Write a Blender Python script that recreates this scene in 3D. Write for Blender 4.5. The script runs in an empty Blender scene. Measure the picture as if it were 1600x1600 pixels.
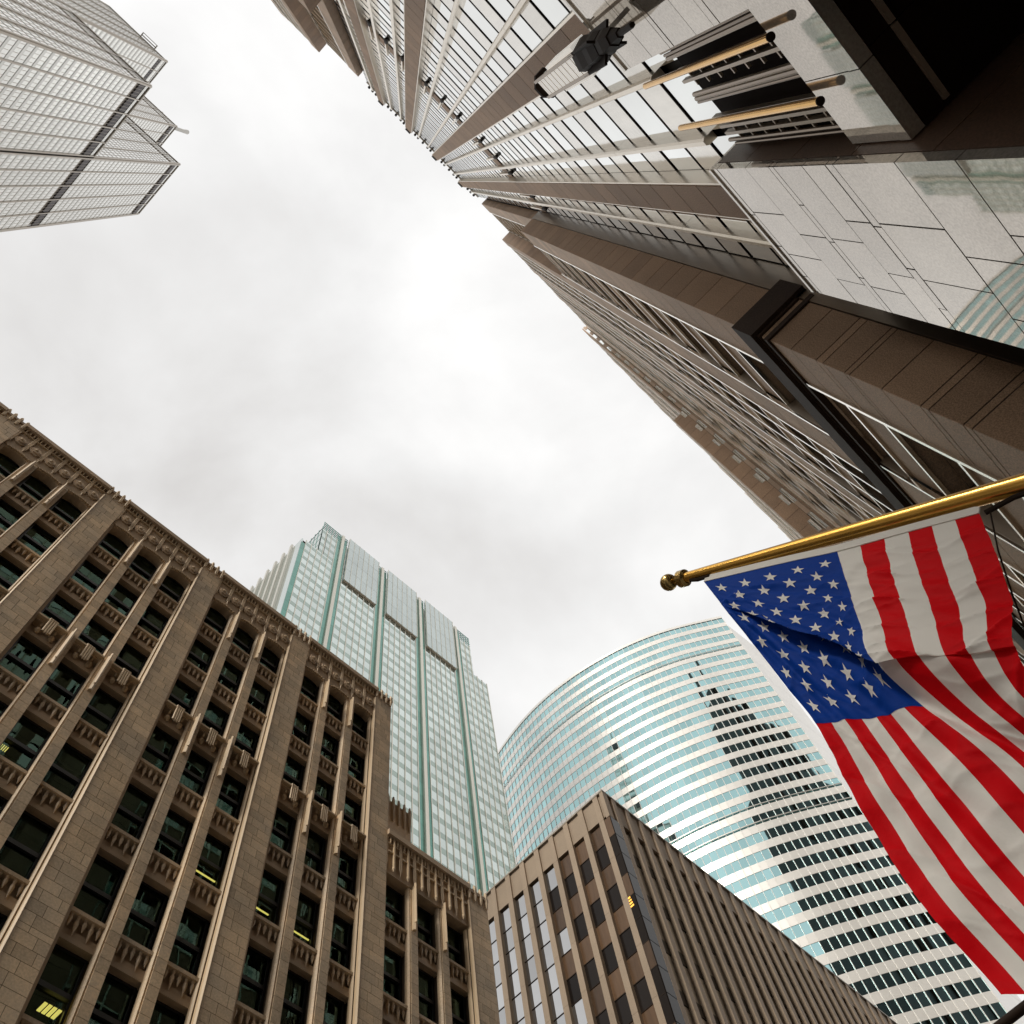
import bpy, math, random
from mathutils import Vector, Matrix
random.seed(11)
S = bpy.context.scene
R_ = math.radians

# ------------------------------------------------------------------ camera
CAMZ = 1.7
ROWS = ((0.70768991, -0.69795489, -0.10969936),      # image right, in world axes
        (0.63224357, 0.69490838, -0.34259367),       # image down
        (0.31534593, 0.17309337, 0.93305714))        # view direction (65 degrees up)
FPX = 1409.88                                        # focal length for a 1600 px wide picture
cam = bpy.data.cameras.new('camera')
cam.sensor_width = 36.0
cam.lens = 36.0 * FPX / 1600.0
cam.clip_start, cam.clip_end = 0.1, 5000
camo = bpy.data.objects.new('camera', cam)
S.collection.objects.link(camo)
r, d, f = (Vector(v) for v in ROWS)
m = Matrix((r, -d, -f)).transposed().to_4x4()
m.translation = (0, 0, CAMZ)
camo.matrix_world = m
S.camera = camo

# ------------------------------------------------------------------ sky, sun, exposure
SUN_DIR = Vector((-0.78, -0.09, 0.62)).normalized()   # towards the sun, behind the cloud
W = bpy.data.worlds.new('World'); S.world = W; W.use_nodes = True
nt = W.node_tree; nt.nodes.clear(); N = nt.nodes.new; L = nt.links.new
sky = N('ShaderNodeTexSky'); sky.sky_type = 'NISHITA'; sky.sun_disc = False
sky.sun_elevation = math.asin(SUN_DIR.z)
sky.sun_rotation = math.atan2(SUN_DIR.x, SUN_DIR.y)
b1 = N('ShaderNodeBackground'); b1.inputs[1].default_value = 0.1; L(sky.outputs[0], b1.inputs[0])
tc = N('ShaderNodeTexCoord')
mp = N('ShaderNodeMapping'); mp.inputs['Location'].default_value = (7.6, 2.1, 4.9)
L(tc.outputs['Generated'], mp.inputs['Vector'])
n1 = N('ShaderNodeTexNoise'); n1.inputs['Scale'].default_value = 2.3; n1.inputs['Detail'].default_value = 7
n1.inputs['Roughness'].default_value = 0.50; n1.inputs['Distortion'].default_value = 0.25
L(mp.outputs[0], n1.inputs['Vector'])
cr = N('ShaderNodeValToRGB')
cr.color_ramp.elements[0].position = 0.33; cr.color_ramp.elements[0].color = (0.79, 0.77, 0.75, 1)
cr.color_ramp.elements[1].position = 0.68; cr.color_ramp.elements[1].color = (1.26, 1.252, 1.235, 1)
e_ = cr.color_ramp.elements.new(0.50); e_.color = (1.0, 0.992, 0.98, 1)
L(n1.outputs['Fac'], cr.inputs[0])
b2 = N('ShaderNodeBackground'); b2.inputs[1].default_value = 0.94; L(cr.outputs[0], b2.inputs[0])
mx = N('ShaderNodeMixShader'); mx.inputs[0].default_value = 0.94
L(b1.outputs[0], mx.inputs[1]); L(b2.outputs[0], mx.inputs[2])
wo = N('ShaderNodeOutputWorld'); L(mx.outputs[0], wo.inputs[0])

sl = bpy.data.lights.new('sun', 'SUN'); sl.energy = 2.6; sl.angle = R_(12); sl.color = (1.0, 0.94, 0.84)
so = bpy.data.objects.new('sun', sl); S.collection.objects.link(so)
so.location = (-60, 40, 260)
so.rotation_euler = SUN_DIR.to_track_quat('Z', 'Y').to_euler()

S.view_settings.view_transform = 'Standard'; S.view_settings.look = 'None'
S.view_settings.exposure = 0.0; S.view_settings.gamma = 1.0
S.cycles.max_bounces = 8; S.cycles.glossy_bounces = 5; S.cycles.diffuse_bounces = 3
S.cycles.transparent_max_bounces = 8; S.cycles.caustics_reflective = False; S.cycles.caustics_refractive = False

# ------------------------------------------------------------------ helpers
def px(p):
    """where a point falls in the 1600 px picture (used only to rank pieces by size)"""
    v = (p[0], p[1], p[2] - CAMZ)
    a = [sum(q * w for q, w in zip(row, v)) for row in ROWS]
    if a[2] < 0.1: return None
    return 800 + FPX * a[0] / a[2], 800 + FPX * a[1] / a[2]

WP = {}
def place(o, parent, loc):
    S.collection.objects.link(o)
    o.location = loc
    WP[o.name] = Vector(loc)
    if parent is not None:
        o.parent = parent
        o.matrix_parent_inverse = Matrix.Translation(-WP[parent.name])
    return o

def thing(name, label, cat, loc=(0, 0, 0), group=None):
    o = bpy.data.objects.new(name, None)
    o.empty_display_size = 1.0
    place(o, None, loc)
    o['label'] = label; o['category'] = cat
    if group: o['group'] = group
    return o

def tag(o, label=None, cat=None, kind=None):
    if label: o['label'] = label
    if cat: o['category'] = cat
    if kind: o['kind'] = kind
    return o

class MB:
    def __init__(s): s.v = []; s.f = []; s.r = []
    def add(s, vs, fs, rnd=None):
        b = len(s.v); s.v += vs
        rnd = random.random() if rnd is None else rnd
        for q in fs: s.f.append(tuple(i + b for i in q)); s.r.append(rnd)
    def box(s, x0, x1, y0, y1, z0, z1, rnd=None):
        if x0 > x1: x0, x1 = x1, x0
        if y0 > y1: y0, y1 = y1, y0
        s.add([(x0, y0, z0), (x1, y0, z0), (x1, y1, z0), (x0, y1, z0), (x0, y0, z1), (x1, y0, z1), (x1, y1, z1), (x0, y1, z1)],
              [(0, 3, 2, 1), (4, 5, 6, 7), (0, 1, 5, 4), (1, 2, 6, 5), (2, 3, 7, 6), (3, 0, 4, 7)], rnd)
        return s
    def prism(s, poly, z0, z1, rnd=None):
        """vertical prism over a plan polygon (counter-clockwise)"""
        n = len(poly)
        s.add([(x, y, z0) for x, y in poly] + [(x, y, z1) for x, y in poly],
              [tuple(range(n - 1, -1, -1)), tuple(range(n, 2 * n))] + [(i, (i + 1) % n, n + (i + 1) % n, n + i) for i in range(n)], rnd)
        return s
    def lathe(s, cx, cy, prof, n=8, ph=0.0, sx=1, sy=1, rnd=None):
        """rings (radius, z) about a vertical axis, closed at both ends"""
        vs = []; fs = []
        for rr, z in prof:
            for i in range(n):
                a = ph + 2 * math.pi * i / n
                vs.append((cx + sx * rr * math.cos(a), cy + sy * rr * math.sin(a), z))
        for k in range(len(prof) - 1):
            for i in range(n):
                j = (i + 1) % n
                fs.append((k * n + i, k * n + j, (k + 1) * n + j, (k + 1) * n + i))
        fs.append(tuple(range(n - 1, -1, -1))); fs.append(tuple(range((len(prof) - 1) * n, len(prof) * n)))
        s.add(vs, fs, rnd); return s
    def tube(s, pts, rad, n=10, rnd=None):
        """round bar along points; rad a number or a list"""
        vs = []; fs = []; P = [Vector(p) for p in pts]
        rad = [rad] * len(P) if not isinstance(rad, (list, tuple)) else rad
        t0 = (P[1] - P[0]).normalized()
        up = Vector((0, 0, 1)) if abs(t0.z) < 0.9 else Vector((1, 0, 0))
        for k, p in enumerate(P):
            t = (P[min(k + 1, len(P) - 1)] - P[max(k - 1, 0)]).normalized()
            a = t.cross(up).normalized(); b = a.cross(t)
            for i in range(n):
                w = 2 * math.pi * i / n
                vs.append(tuple(p + rad[k] * (math.cos(w) * a + math.sin(w) * b)))
        for k in range(len(P) - 1):
            for i in range(n):
                j = (i + 1) % n
                fs.append((k * n + i, k * n + j, (k + 1) * n + j, (k + 1) * n + i))
        fs.append(tuple(range(n - 1, -1, -1))); fs.append(tuple(range((len(P) - 1) * n, len(P) * n)))
        s.add(vs, fs, rnd); return s
    def mesh(s, name, mat, smooth=False):
        me = bpy.data.meshes.new(name)
        me.from_pydata(s.v, [], s.f)
        at = me.attributes.new('rnd', 'FLOAT', 'FACE'); at.data.foreach_set('value', s.r)
        me.materials.append(mat)
        if smooth:
            me.polygons.foreach_set('use_smooth', [True] * len(me.polygons))
            me.set_sharp_from_angle(angle=R_(40))
        me.update()
        return me
    def build(s, name, mat, parent=None, smooth=False, kind=None, loc=(0, 0, 0)):
        o = bpy.data.objects.new(name, s.mesh(name, mat, smooth))
        place(o, parent, loc)
        if kind: o['kind'] = kind
        return o

def inst(name, me, parent, loc):
    return place(bpy.data.objects.new(name, me), parent, loc)

def pieces(name, boxes, mat, parent, limit=300, minpx=9.0, rest=None):
    """each box that shows large enough is an object; the others are one joined part.
    a box is (x0,x1,y0,y1,z0,z1) or ('prism', poly, z0, z1)"""
    sc = []
    for k, b in enumerate(boxes):
        if b[0] == 'prism':
            pts = [(x, y, z) for x, y in b[1] for z in b[2:4]]
        else:
            pts = [(x, y, z) for x in b[0:2] for y in b[2:4] for z in b[4:6]]
        q = [px(p) for p in pts]
        if any(c is None for c in q): sc.append((0, k)); continue
        xs = [c[0] for c in q]; ys = [c[1] for c in q]
        seen = max(xs) > 0 and min(xs) < 1600 and max(ys) > 0 and min(ys) < 1600
        sc.append(((max(xs) - min(xs)) * (max(ys) - min(ys)) if seen and max(max(xs) - min(xs), max(ys) - min(ys)) >= minpx else 0, k))
    sc.sort(reverse=True)
    big = {k for s_, k in sc[:limit] if s_ > 0}
    R = MB()
    out = []
    for k, b in enumerate(boxes):
        t = MB() if k in big else R
        if b[0] == 'prism': t.prism(b[1], b[2], b[3])
        else: t.box(*b)
        if k in big: out.append(t.build(name, mat, parent))
    if R.f: R.build(rest or name, mat, parent, kind='stuff')
    return out

def mat(name, col, rough=0.6, metal=0.0, spec=0.5, var=0.0, mott=None, speck=None, bump=None, ior=None, streak=None, hue=None, tilt=0.0):
    M = bpy.data.materials.new(name); M.use_nodes = True
    t = M.node_tree; B = t.nodes['Principled BSDF']; n = t.nodes.new; l = t.links.new
    B.inputs['Roughness'].default_value = rough; B.inputs['Metallic'].default_value = metal
    B.inputs['Specular IOR Level'].default_value = spec
    if ior: B.inputs['IOR'].default_value = ior
    geo = n('ShaderNodeNewGeometry')
    val = None
    def madd(sock, amt):
        """(sock-0.5)*2*amt added to the running factor"""
        nonlocal val
        a = n('ShaderNodeMath'); a.operation = 'MULTIPLY_ADD'; l(sock, a.inputs[0]); a.inputs[1].default_value = 2 * amt; a.inputs[2].default_value = -amt
        if val is None:
            c = n('ShaderNodeMath'); c.operation = 'ADD'; c.inputs[0].default_value = 1.0; l(a.outputs[0], c.inputs[1])
        else:
            c = n('ShaderNodeMath'); c.operation = 'ADD'; l(val, c.inputs[0]); l(a.outputs[0], c.inputs[1])
        val = c.outputs[0]
    def noise(scale, det=4, vec=None, rough_=0.55):
        q = n('ShaderNodeTexNoise'); q.inputs['Scale'].default_value = scale; q.inputs['Detail'].default_value = det
        q.inputs['Roughness'].default_value = rough_
        l(vec or geo.outputs['Position'], q.inputs['Vector']); return q.outputs['Fac']
    if var:
        a = n('ShaderNodeAttribute'); a.attribute_name = 'rnd'; madd(a.outputs['Fac'], var)
    if mott: madd(noise(mott[0], 5), mott[1] * 1.8)
    if streak:                                   # dirt running down: noise stretched along z
        mpn = n('ShaderNodeMapping'); mpn.inputs['Scale'].default_value = (1, 1, 0.12)
        l(geo.outputs['Position'], mpn.inputs['Vector']); madd(noise(streak[0], 4, mpn.outputs[0]), streak[1] * 1.8)
    if speck:
        q = noise(speck[0], 2, None, 0.7)
        c = n('ShaderNodeValToRGB'); c.color_ramp.elements[0].position = 0.36; c.color_ramp.elements[1].position = 0.64
        l(q, c.inputs[0]); madd(c.outputs[0], speck[1])
    if val is None:
        B.inputs['Base Color'].default_value = (*col, 1)
    else:
        src = n('ShaderNodeRGB'); src.outputs[0].default_value = (*col, 1); cs = src.outputs[0]
        if hue:                                  # second tint mixed in by a broad noise
            mixn = n('ShaderNodeMix'); mixn.data_type = 'RGBA'
            mixn.inputs[6].default_value = (*col, 1); mixn.inputs[7].default_value = (*hue[1], 1)
            rp = n('ShaderNodeValToRGB'); rp.color_ramp.elements[0].position = 0.4; rp.color_ramp.elements[1].position = 0.62
            l(noise(hue[0], 4), rp.inputs[0]); l(rp.outputs[0], mixn.inputs[0]); cs = mixn.outputs[2]
        sc_ = n('ShaderNodeVectorMath'); sc_.operation = 'SCALE'; l(cs, sc_.inputs[0]); l(val, sc_.inputs['Scale'])
        l(sc_.outputs[0], B.inputs['Base Color'])
    if bump:
        bn = n('ShaderNodeBump'); bn.inputs['Strength'].default_value = bump[1]; bn.inputs['Distance'].default_value = bump[2] if len(bump) > 2 else 0.02
        l(noise(bump[0], 3), bn.inputs['Height']); l(bn.outputs[0], B.inputs['Normal'])
    if tilt:                                     # each pane hangs a little out of true
        a = n('ShaderNodeAttribute'); a.attribute_name = 'rnd'
        wn = n('ShaderNodeTexWhiteNoise'); wn.noise_dimensions = '1D'; l(a.outputs['Fac'], wn.inputs['W'])
        sb = n('ShaderNodeVectorMath'); sb.operation = 'SUBTRACT'; l(wn.outputs['Color'], sb.inputs[0]); sb.inputs[1].default_value = (0.5, 0.5, 0.5)
        sc2 = n('ShaderNodeVectorMath'); sc2.operation = 'SCALE'; l(sb.outputs[0], sc2.inputs[0]); sc2.inputs['Scale'].default_value = 2 * tilt
        ad = n('ShaderNodeVectorMath'); ad.operation = 'ADD'; l(sc2.outputs[0], ad.inputs[0]); l(bn.outputs[0] if bump else geo.outputs['Normal'], ad.inputs[1])
        nm_ = n('ShaderNodeVectorMath'); nm_.operation = 'NORMALIZE'; l(ad.outputs[0], nm_.inputs[0]); l(nm_.outputs[0], B.inputs['Normal'])
    return M

def glow(name, col, strength):
    M = bpy.data.materials.new(name); M.use_nodes = True
    B = M.node_tree.nodes['Principled BSDF']
    B.inputs['Base Color'].default_value = (*col, 1)
    B.inputs['Emission Color'].default_value = (*col, 1); B.inputs['Emission Strength'].default_value = strength
    return M

def window_glass(name, tint, through, refl=1.0):
    """thin tinted pane: mirror by Fresnel, otherwise seen through"""
    M = bpy.data.materials.new(name); M.use_nodes = True
    t = M.node_tree; t.nodes.clear(); n = t.nodes.new; l = t.links.new
    tr = n('ShaderNodeBsdfTransparent'); tr.inputs[0].default_value = (*through, 1)
    gl = n('ShaderNodeBsdfGlossy'); gl.inputs[0].default_value = (*tint, 1); gl.inputs['Roughness'].default_value = 0.0
    geo = n('ShaderNodeNewGeometry'); no = n('ShaderNodeTexNoise'); no.inputs['Scale'].default_value = 0.55; no.inputs['Detail'].default_value = 2
    l(geo.outputs['Position'], no.inputs['Vector'])
    bp = n('ShaderNodeBump'); bp.inputs['Strength'].default_value = 0.10; bp.inputs['Distance'].default_value = 0.05
    l(no.outputs['Fac'], bp.inputs['Height']); l(bp.outputs[0], gl.inputs['Normal'])
    lw = n('ShaderNodeLayerWeight'); lw.inputs['Blend'].default_value = 0.5
    pw_ = n('ShaderNodeMath'); pw_.operation = 'POWER'; l(lw.outputs['Facing'], pw_.inputs[0]); pw_.inputs[1].default_value = 4.0
    ma = n('ShaderNodeMath'); ma.operation = 'MULTIPLY_ADD'; l(pw_.outputs[0], ma.inputs[0]); ma.inputs[1].default_value = 0.85; ma.inputs[2].default_value = 0.065 * refl
    bf = n('ShaderNodeMath'); bf.operation = 'SUBTRACT'; bf.inputs[0].default_value = 1.0; l(geo.outputs['Backfacing'], bf.inputs[1])
    fr = n('ShaderNodeMath'); fr.operation = 'MULTIPLY'; l(ma.outputs[0], fr.inputs[0]); l(bf.outputs[0], fr.inputs[1])
    mxs = n('ShaderNodeMixShader'); l(fr.outputs[0], mxs.inputs[0]); l(tr.outputs[0], mxs.inputs[1]); l(gl.outputs[0], mxs.inputs[2])
    o = n('ShaderNodeOutputMaterial'); l(mxs.outputs[0], o.inputs[0])
    return M

# materials ---------------------------------------------------------
M_granite = mat('brown_granite', (0.440, 0.285, 0.180), 0.55, spec=0.12, var=0.13, mott=(0.5, 0.10), speck=(34, 0.30), streak=(0.8, 0.10))
M_granite_lit = mat('skylit_brown_granite', (0.600, 0.430, 0.300), 0.55, spec=0.15, var=0.12, mott=(0.5, 0.10), speck=(34, 0.26), streak=(0.8, 0.10))  # same brown granite, lightened to put skylight into the street faces
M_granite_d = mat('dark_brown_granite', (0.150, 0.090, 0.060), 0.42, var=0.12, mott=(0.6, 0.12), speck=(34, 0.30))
M_polish = mat('polished_granite', (0.70, 0.635, 0.55), 0.03, metal=0.55, spec=0.7, var=0.06, mott=(1.2, 0.08), speck=(26, 0.14), bump=(0.5, 0.035, 0.05))
M_joint = mat('dark_backing', (0.03, 0.025, 0.02), 0.9)  # dark sealant in the joints, and the plain cores behind
M_mirror = mat('mirror_glass', (0.86, 0.88, 0.86), 0.015, metal=1.0, var=0.03, bump=(0.5, 0.05, 0.05), tilt=0.006)
M_spandrel = mat('reflective_spandrel', (0.74, 0.70, 0.63), 0.10, metal=0.9, var=0.06, streak=(3.0, 0.10), bump=(1.6, 0.12, 0.05))
M_fin = mat('pale_metal_fin', (0.84, 0.75, 0.62), 0.28, metal=0.75, var=0.06, streak=(2, 0.08))
M_trim = mat('bright_metal_trim', (0.92, 0.87, 0.78), 0.16, metal=1.0, var=0.06)
M_dark = mat('dark_bronze', (0.028, 0.019, 0.014), 0.55, spec=0.05, var=0.1)
M_bronze = mat('bronze', (0.20, 0.15, 0.105), 0.30, metal=0.9, var=0.15, streak=(4, 0.15))
M_tan = mat('tan_bronze', (0.48, 0.39, 0.30), 0.38, metal=0.5, var=0.08, streak=(3, 0.10))
M_brass = mat('brass', (0.70, 0.40, 0.11), 0.20, metal=1.0, mott=(5, 0.08))
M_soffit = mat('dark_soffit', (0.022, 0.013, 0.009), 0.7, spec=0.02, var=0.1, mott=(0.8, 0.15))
M_ledge = mat('dark_ledge_stone', (0.060, 0.038, 0.027), 0.6, spec=0.05, var=0.1, mott=(0.8, 0.15), speck=(30, 0.25))
M_terra = mat('terracotta_block', (0.65, 0.48, 0.305), 0.62, var=0.16, mott=(0.35, 0.17), speck=(14, 0.12), streak=(0.9, 0.20), hue=(0.5, (0.52, 0.405, 0.28)))
M_terra_l = mat('terracotta_light', (0.60, 0.45, 0.285), 0.55, var=0.08, mott=(0.5, 0.12), streak=(1.2, 0.16))
M_terra_d = mat('terracotta_trim', (0.48, 0.355, 0.235), 0.62, var=0.10, mott=(0.6, 0.15), streak=(1.0, 0.16))
M_mortar = mat('mortar', (0.10, 0.075, 0.05), 0.9)
M_sash = mat('black_sash', (0.016, 0.015, 0.016), 0.4)
M_oldglass = window_glass('green_window_glass', (0.55, 0.86, 0.68), (0.50, 0.54, 0.50), 0.8)
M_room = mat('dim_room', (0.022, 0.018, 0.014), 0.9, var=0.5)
M_blind = mat('drawn_blind', (0.16, 0.135, 0.10), 0.8, var=0.4, streak=(6, 0.2))
M_blind2 = mat('dark_curtain', (0.06, 0.05, 0.04), 0.9, var=0.4, streak=(9, 0.3))
M_lampy = glow('fluorescent_tube', (1.0, 0.78, 0.20), 2.6)
M_lampo = glow('amber_lamp', (1.0, 0.48, 0.06), 1.2)
M_conc = mat('tan_concrete', (0.33, 0.25, 0.175), 0.7, var=0.05, mott=(0.6, 0.10), speck=(22, 0.14), streak=(0.9, 0.12))
M_boxglass = mat('box_window_glass', (0.50, 0.50, 0.50), 0.02, metal=1.0, var=0.14, bump=(0.35, 0.18, 0.08), tilt=0.03)
M_boxbrown = mat('bronze_blind_glass', (0.105, 0.060, 0.032), 0.25, spec=0.3, var=0.35, streak=(5, 0.25))
M_boxblack = mat('black_glass', (0.016, 0.012, 0.010), 0.10, spec=0.12, var=0.3)
M_ggl = mat('pale_green_glass', (0.68, 0.76, 0.73), 0.05, metal=0.92, var=0.08, mott=(0.05, 0.10), bump=(0.25, 0.08, 0.08), tilt=0.02)
M_gsp = mat('grey_green_spandrel', (0.40, 0.49, 0.44), 0.12, metal=0.85, var=0.06, mott=(0.05, 0.10))
M_gdk = mat('deep_green_glass', (0.15, 0.36, 0.295), 0.12, metal=0.7, var=0.12)
M_gfin = mat('cream_mullion', (0.86, 0.82, 0.71), 0.35, metal=0.45, var=0.04)
M_ggrey = mat('grey_screen_panel', (0.58, 0.65, 0.635), 0.22, metal=0.7, var=0.05, mott=(0.05, 0.10))
M_gsof = mat('tan_soffit', (0.82, 0.74, 0.60), 0.6, var=0.05)
M_cgl = mat('teal_glass', (0.40, 0.63, 0.64), 0.02, metal=1.0, var=0.10, bump=(0.10, 0.04, 0.15), tilt=0.010)
M_cwh = mat('white_steel_spandrel', (0.86, 0.83, 0.78), 0.30, metal=0.35, var=0.03, mott=(0.04, 0.05))
M_cml = mat('white_mullion', (0.85, 0.83, 0.79), 0.4)
M_swh = mat('pale_curtain_wall', (0.76, 0.75, 0.71), 0.12, metal=1.0, var=0.05, mott=(0.03, 0.06))
M_sgr = mat('grey_floor_band', (0.52, 0.50, 0.46), 0.35, metal=0.5, var=0.05)
M_sfl = mat('floor_band', (0.54, 0.53, 0.49), 0.22, metal=1.0, var=0.05)
M_sbr = mat('bronze_line', (0.30, 0.26, 0.21), 0.5, metal=0.2)
M_scol = mat('bronze_column', (0.34, 0.29, 0.23), 0.30, metal=0.8)
M_slv = mat('black_louver', (0.04, 0.03, 0.032), 0.6)
M_asph = mat('asphalt', (0.05, 0.05, 0.052), 0.85, mott=(0.4, 0.2), speck=(40, 0.3))
M_pave = mat('concrete_pavement', (0.32, 0.31, 0.29), 0.8, var=0.1, mott=(0.5, 0.15), speck=(30, 0.1))
M_paint = mat('road_paint', (0.78, 0.76, 0.70), 0.6, mott=(2, 0.15))

def setting(o): o['kind'] = 'structure'; return o

# ------------------------------------------------------------------ the ground
setting(MB().box(-900, 900, -900, 900, -0.6, -0.14).build('ground', M_pave))
setting(MB().box(-900, 900, 3.6, 15.4, -0.14, 0.0 - 0.13 + 0.002).build('road', M_asph))
for y0, y1, nm in ((-60, 3.3, 'pavement'), (15.7, 19.9, 'pavement')):
    setting(MB().box(-120, 140, y0, y1, -0.138, 0.0).build(nm, M_pave))
setting(MB().box(-120, 140, 3.305, 3.598, -0.138, 0.012).build('kerb', M_conc))
setting(MB().box(-120, 140, 15.402, 15.695, -0.138, 0.012).build('kerb', M_conc))
lm = MB()
for k in range(-20, 22): lm.box(k * 6.0, k * 6.0 + 3.0, 9.42, 9.56, -0.128, -0.124)
setting(lm.build('lane_marking', M_paint))

# ================================================================== right: granite tower
T = thing('granite_tower', 'tall brown granite office tower with mirror windows towering at the upper right', 'tower', (-1.7, -8, 0))
TX = -1.68                                    # axis of the symmetric front
PIERS = [0.31 + 4.95 * k for k in (-2, -1, 0, 1)]
PW = 1.02
YP, YG, YF = -5.0, -5.5, -5.2                  # pier face, glass plane, fin nose
XR, XL = 8.65, 2 * TX - 8.65                   # inner faces of the two projecting wings
ZR = 136.0
FH, ZW = 4.57, 25.6                           # storey height, a window foot
# backing body
core = MB()
core.box(XL + 0.02, XR - 0.02, -26, -5.62, 13.2, ZR - 0.4)
core.box(XL + 0.02, XR - 0.02, -26, -8.3, 0, 13.2)
core.build('core_wall', M_joint, T)
# half-bays and bays: list of window columns (x0, x1)
cols = []; fins = []
bays = [(XL, PIERS[0])] + [(PIERS[i] + PW, PIERS[i + 1]) for i in range(3)] + [(PIERS[3] + PW, XR)]
for i, (a, b) in enumerate(bays):
    w = b - a
    if i in (0, 4):
        c = (a + b) / 2; fins.append(c); cs = [(a + 0.10, c - 0.10), (c + 0.10, b - 0.10)]
    else:
        c = (a + b) / 2; fins += [c - 0.88, c + 0.88]
        cs = [(a + 0.08, c - 0.98), (c - 0.78, c + 0.78), (c + 0.98, b - 0.08)]
    cols += cs
panes, spans, bars = [], [], []
k0 = -1
for k in range(k0, 25):
    zb = ZW + FH * k; zt = zb + 2.45; zs = zb + FH
    if zt > ZR - 1: break
    for (a, b) in cols:
        if zb > 18: panes.append((a, b, YG - 0.06, YG, zb + 0.05, zt - 0.05))
        spans.append((a, b, YG - 0.06, YG + 0.012, zt + 0.05, min(zs - 0.05, ZR - 1)))
        for z in (zb, zt):
            if z > 18: bars.append((a - 0.02, b + 0.02, YG - 0.05, YG + 0.030, z - 0.032, z + 0.032))
pieces('window_pane', panes, M_mirror, T, 150, 9, 'upper_window_panes')
pieces('spandrel_panel', spans, M_spandrel, T, 150, 9, 'upper_spandrel_panels')
pieces('window_rail', bars, M_dark, T, 120, 16, 'window_rails')
# pale fins and the thin pale edges along every pier
for x in fins:
    m_ = MB()
    z = 22.7
    while z < ZR:                              # joined lengths, with a joint at every second storey
        z2 = min(z + 2 * FH, ZR + 0.5)
        m_.prism([(x - 0.10, YG), (x + 0.10, YG), (x + 0.095, YF - 0.06), (x + 0.055, YF + 0.0), (x - 0.055, YF + 0.0), (x - 0.095, YF - 0.06)], z + 0.012, z2 - 0.012)
        z = z2
    m_.build('window_fin', M_fin, T)
edge = MB()
for p in PIERS:
    edge.box(p - 0.07, p - 0.005, YG, YP - 0.03, 22.9, ZR + 0.2); edge.box(p + PW + 0.005, p + PW + 0.07, YG, YP - 0.03, 22.9, ZR + 0.2)
edge.build('pier_edge_trim', M_fin, T)
# granite piers: a backing and separate panels with open joints
for p in PIERS:
    MB().box(p + 0.02, p + PW - 0.02, -5.7, YP - 0.010, 22.9, ZR + 0.4).build('pier', M_joint, T)
pan = []
for p in PIERS:
    z = 22.93
    while z < ZR + 0.5:
        pan.append((p, p + PW, YP - 0.12, YP, z + 0.028, min(z + FH / 2, ZR + 0.7) - 0.028)); z += FH / 2
pieces('granite_panel', pan, M_granite, T, 110, 9, 'upper_granite_panels')
# brown panels with a pale mid fin and a dark bracket, two storeys high
zc = ZW + 9 * FH
for (a, b) in cols:
    c = (a + b) / 2
    g = MB(); g.box(a + 0.02, c - 0.12, YG, YG + 0.05, zc + 2.45, zc + 5.6); g.box(c + 0.12, b - 0.02, YG, YG + 0.05, zc + 2.45, zc + 5.6)
    q = g.build('ornament_panel', M_granite, T)
    MB().box(c - 0.06, c + 0.06, YG, YG + 0.24, zc + 1.4, zc + 7.2).build('ornament_fin', M_fin, q)
    MB().lathe(c, YG + 0.14, [(0.05, zc - 0.5), (0.13, zc - 0.1), (0.13, zc + 0.9), (0.08, zc + 1.4)], 8).build('ornament_bracket', M_dark, q)
# crown
cr_ = MB(); cr_.box(XL, XR, -9, YG + 0.10, ZR - 0.6, ZR + 0.1)
cr_.build('roof_edge', M_fin, T)
for p in PIERS:
    MB().lathe(p + PW / 2, YP - 0.25, [(0.12, ZR - 0.9), (0.60, ZR + 0.4), (0.62, ZR + 1.0), (0.2, ZR + 1.4)], 4, R_(45)).build('pier_cap', M_dark, T)
for x in fins + [(a + b) / 2 for a, b in cols]:
    MB().lathe(x, YF - 0.05, [(0.06, ZR - 0.5), (0.18, ZR), (0.18, ZR + 0.7), (0.05, ZR + 1.2)], 6).build('crown_bracket', M_dark, T)

# ---- polished stone base, standing proud of the shaft, with tall openings
OPEN = [(-6.74, -4.36), (-2.58, -0.20), (1.58, 3.96)]
YS, ZB = -4.2, 19.5                            # base face and its top
XB0, XB1 = -10.6, 7.27
base = []
def course_rows(x0, x1, z0, z1, special=False):
    """polished slabs: tall courses with a narrow course between some of them"""
    zs = [0.0, 1.4, 2.8, 3.1, 4.5, 5.9, 6.2, 7.6, 8.6, 8.85, 10.1, 11.36, 12.64, 14.30, 14.54, 15.32, 16.43, 16.63, 17.70, 19.2, 19.5]
    zs = [z for z in zs if z0 <= z <= z1]
    if not zs or zs[0] > z0: zs = [z0] + zs
    if zs[-1] < z1: zs.append(z1)
    for j in range(len(zs) - 1):
        za, zb_ = zs[j], zs[j + 1]
        n = max(1, round((x1 - x0) / (1.25 if (zb_ - za) > 0.5 else 0.8)))
        off = 0.42 if j % 2 else 0.0
        cuts = [x0] + sorted({x0 + (i + (off if i else 0)) * (x1 - x0) / n for i in range(1, n)}) + [x1]
        for c0, c1 in zip(cuts, cuts[1:]):
            base.append((c0 + 0.012, c1 - 0.012, YS - 0.15, YS + random.uniform(-0.004, 0.004), za + 0.013, zb_ - 0.013))
xs = [XB0] + [v for o in OPEN for v in o] + [XB1]
for i in range(0, len(xs), 2):
    course_rows(xs[i], xs[i + 1], 0.05, ZB)
    MB().box(xs[i] + 0.02, xs[i + 1] - 0.02, -5.45, YS - 0.016, 0, ZB - 0.02).build('base_backing', M_joint, T)
    MB().box(xs[i] + 0.012, xs[i + 1] - 0.012, -5.44, YS + 0.03, ZB, ZB + 0.13).build('base_coping', M_polish, T)
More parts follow.
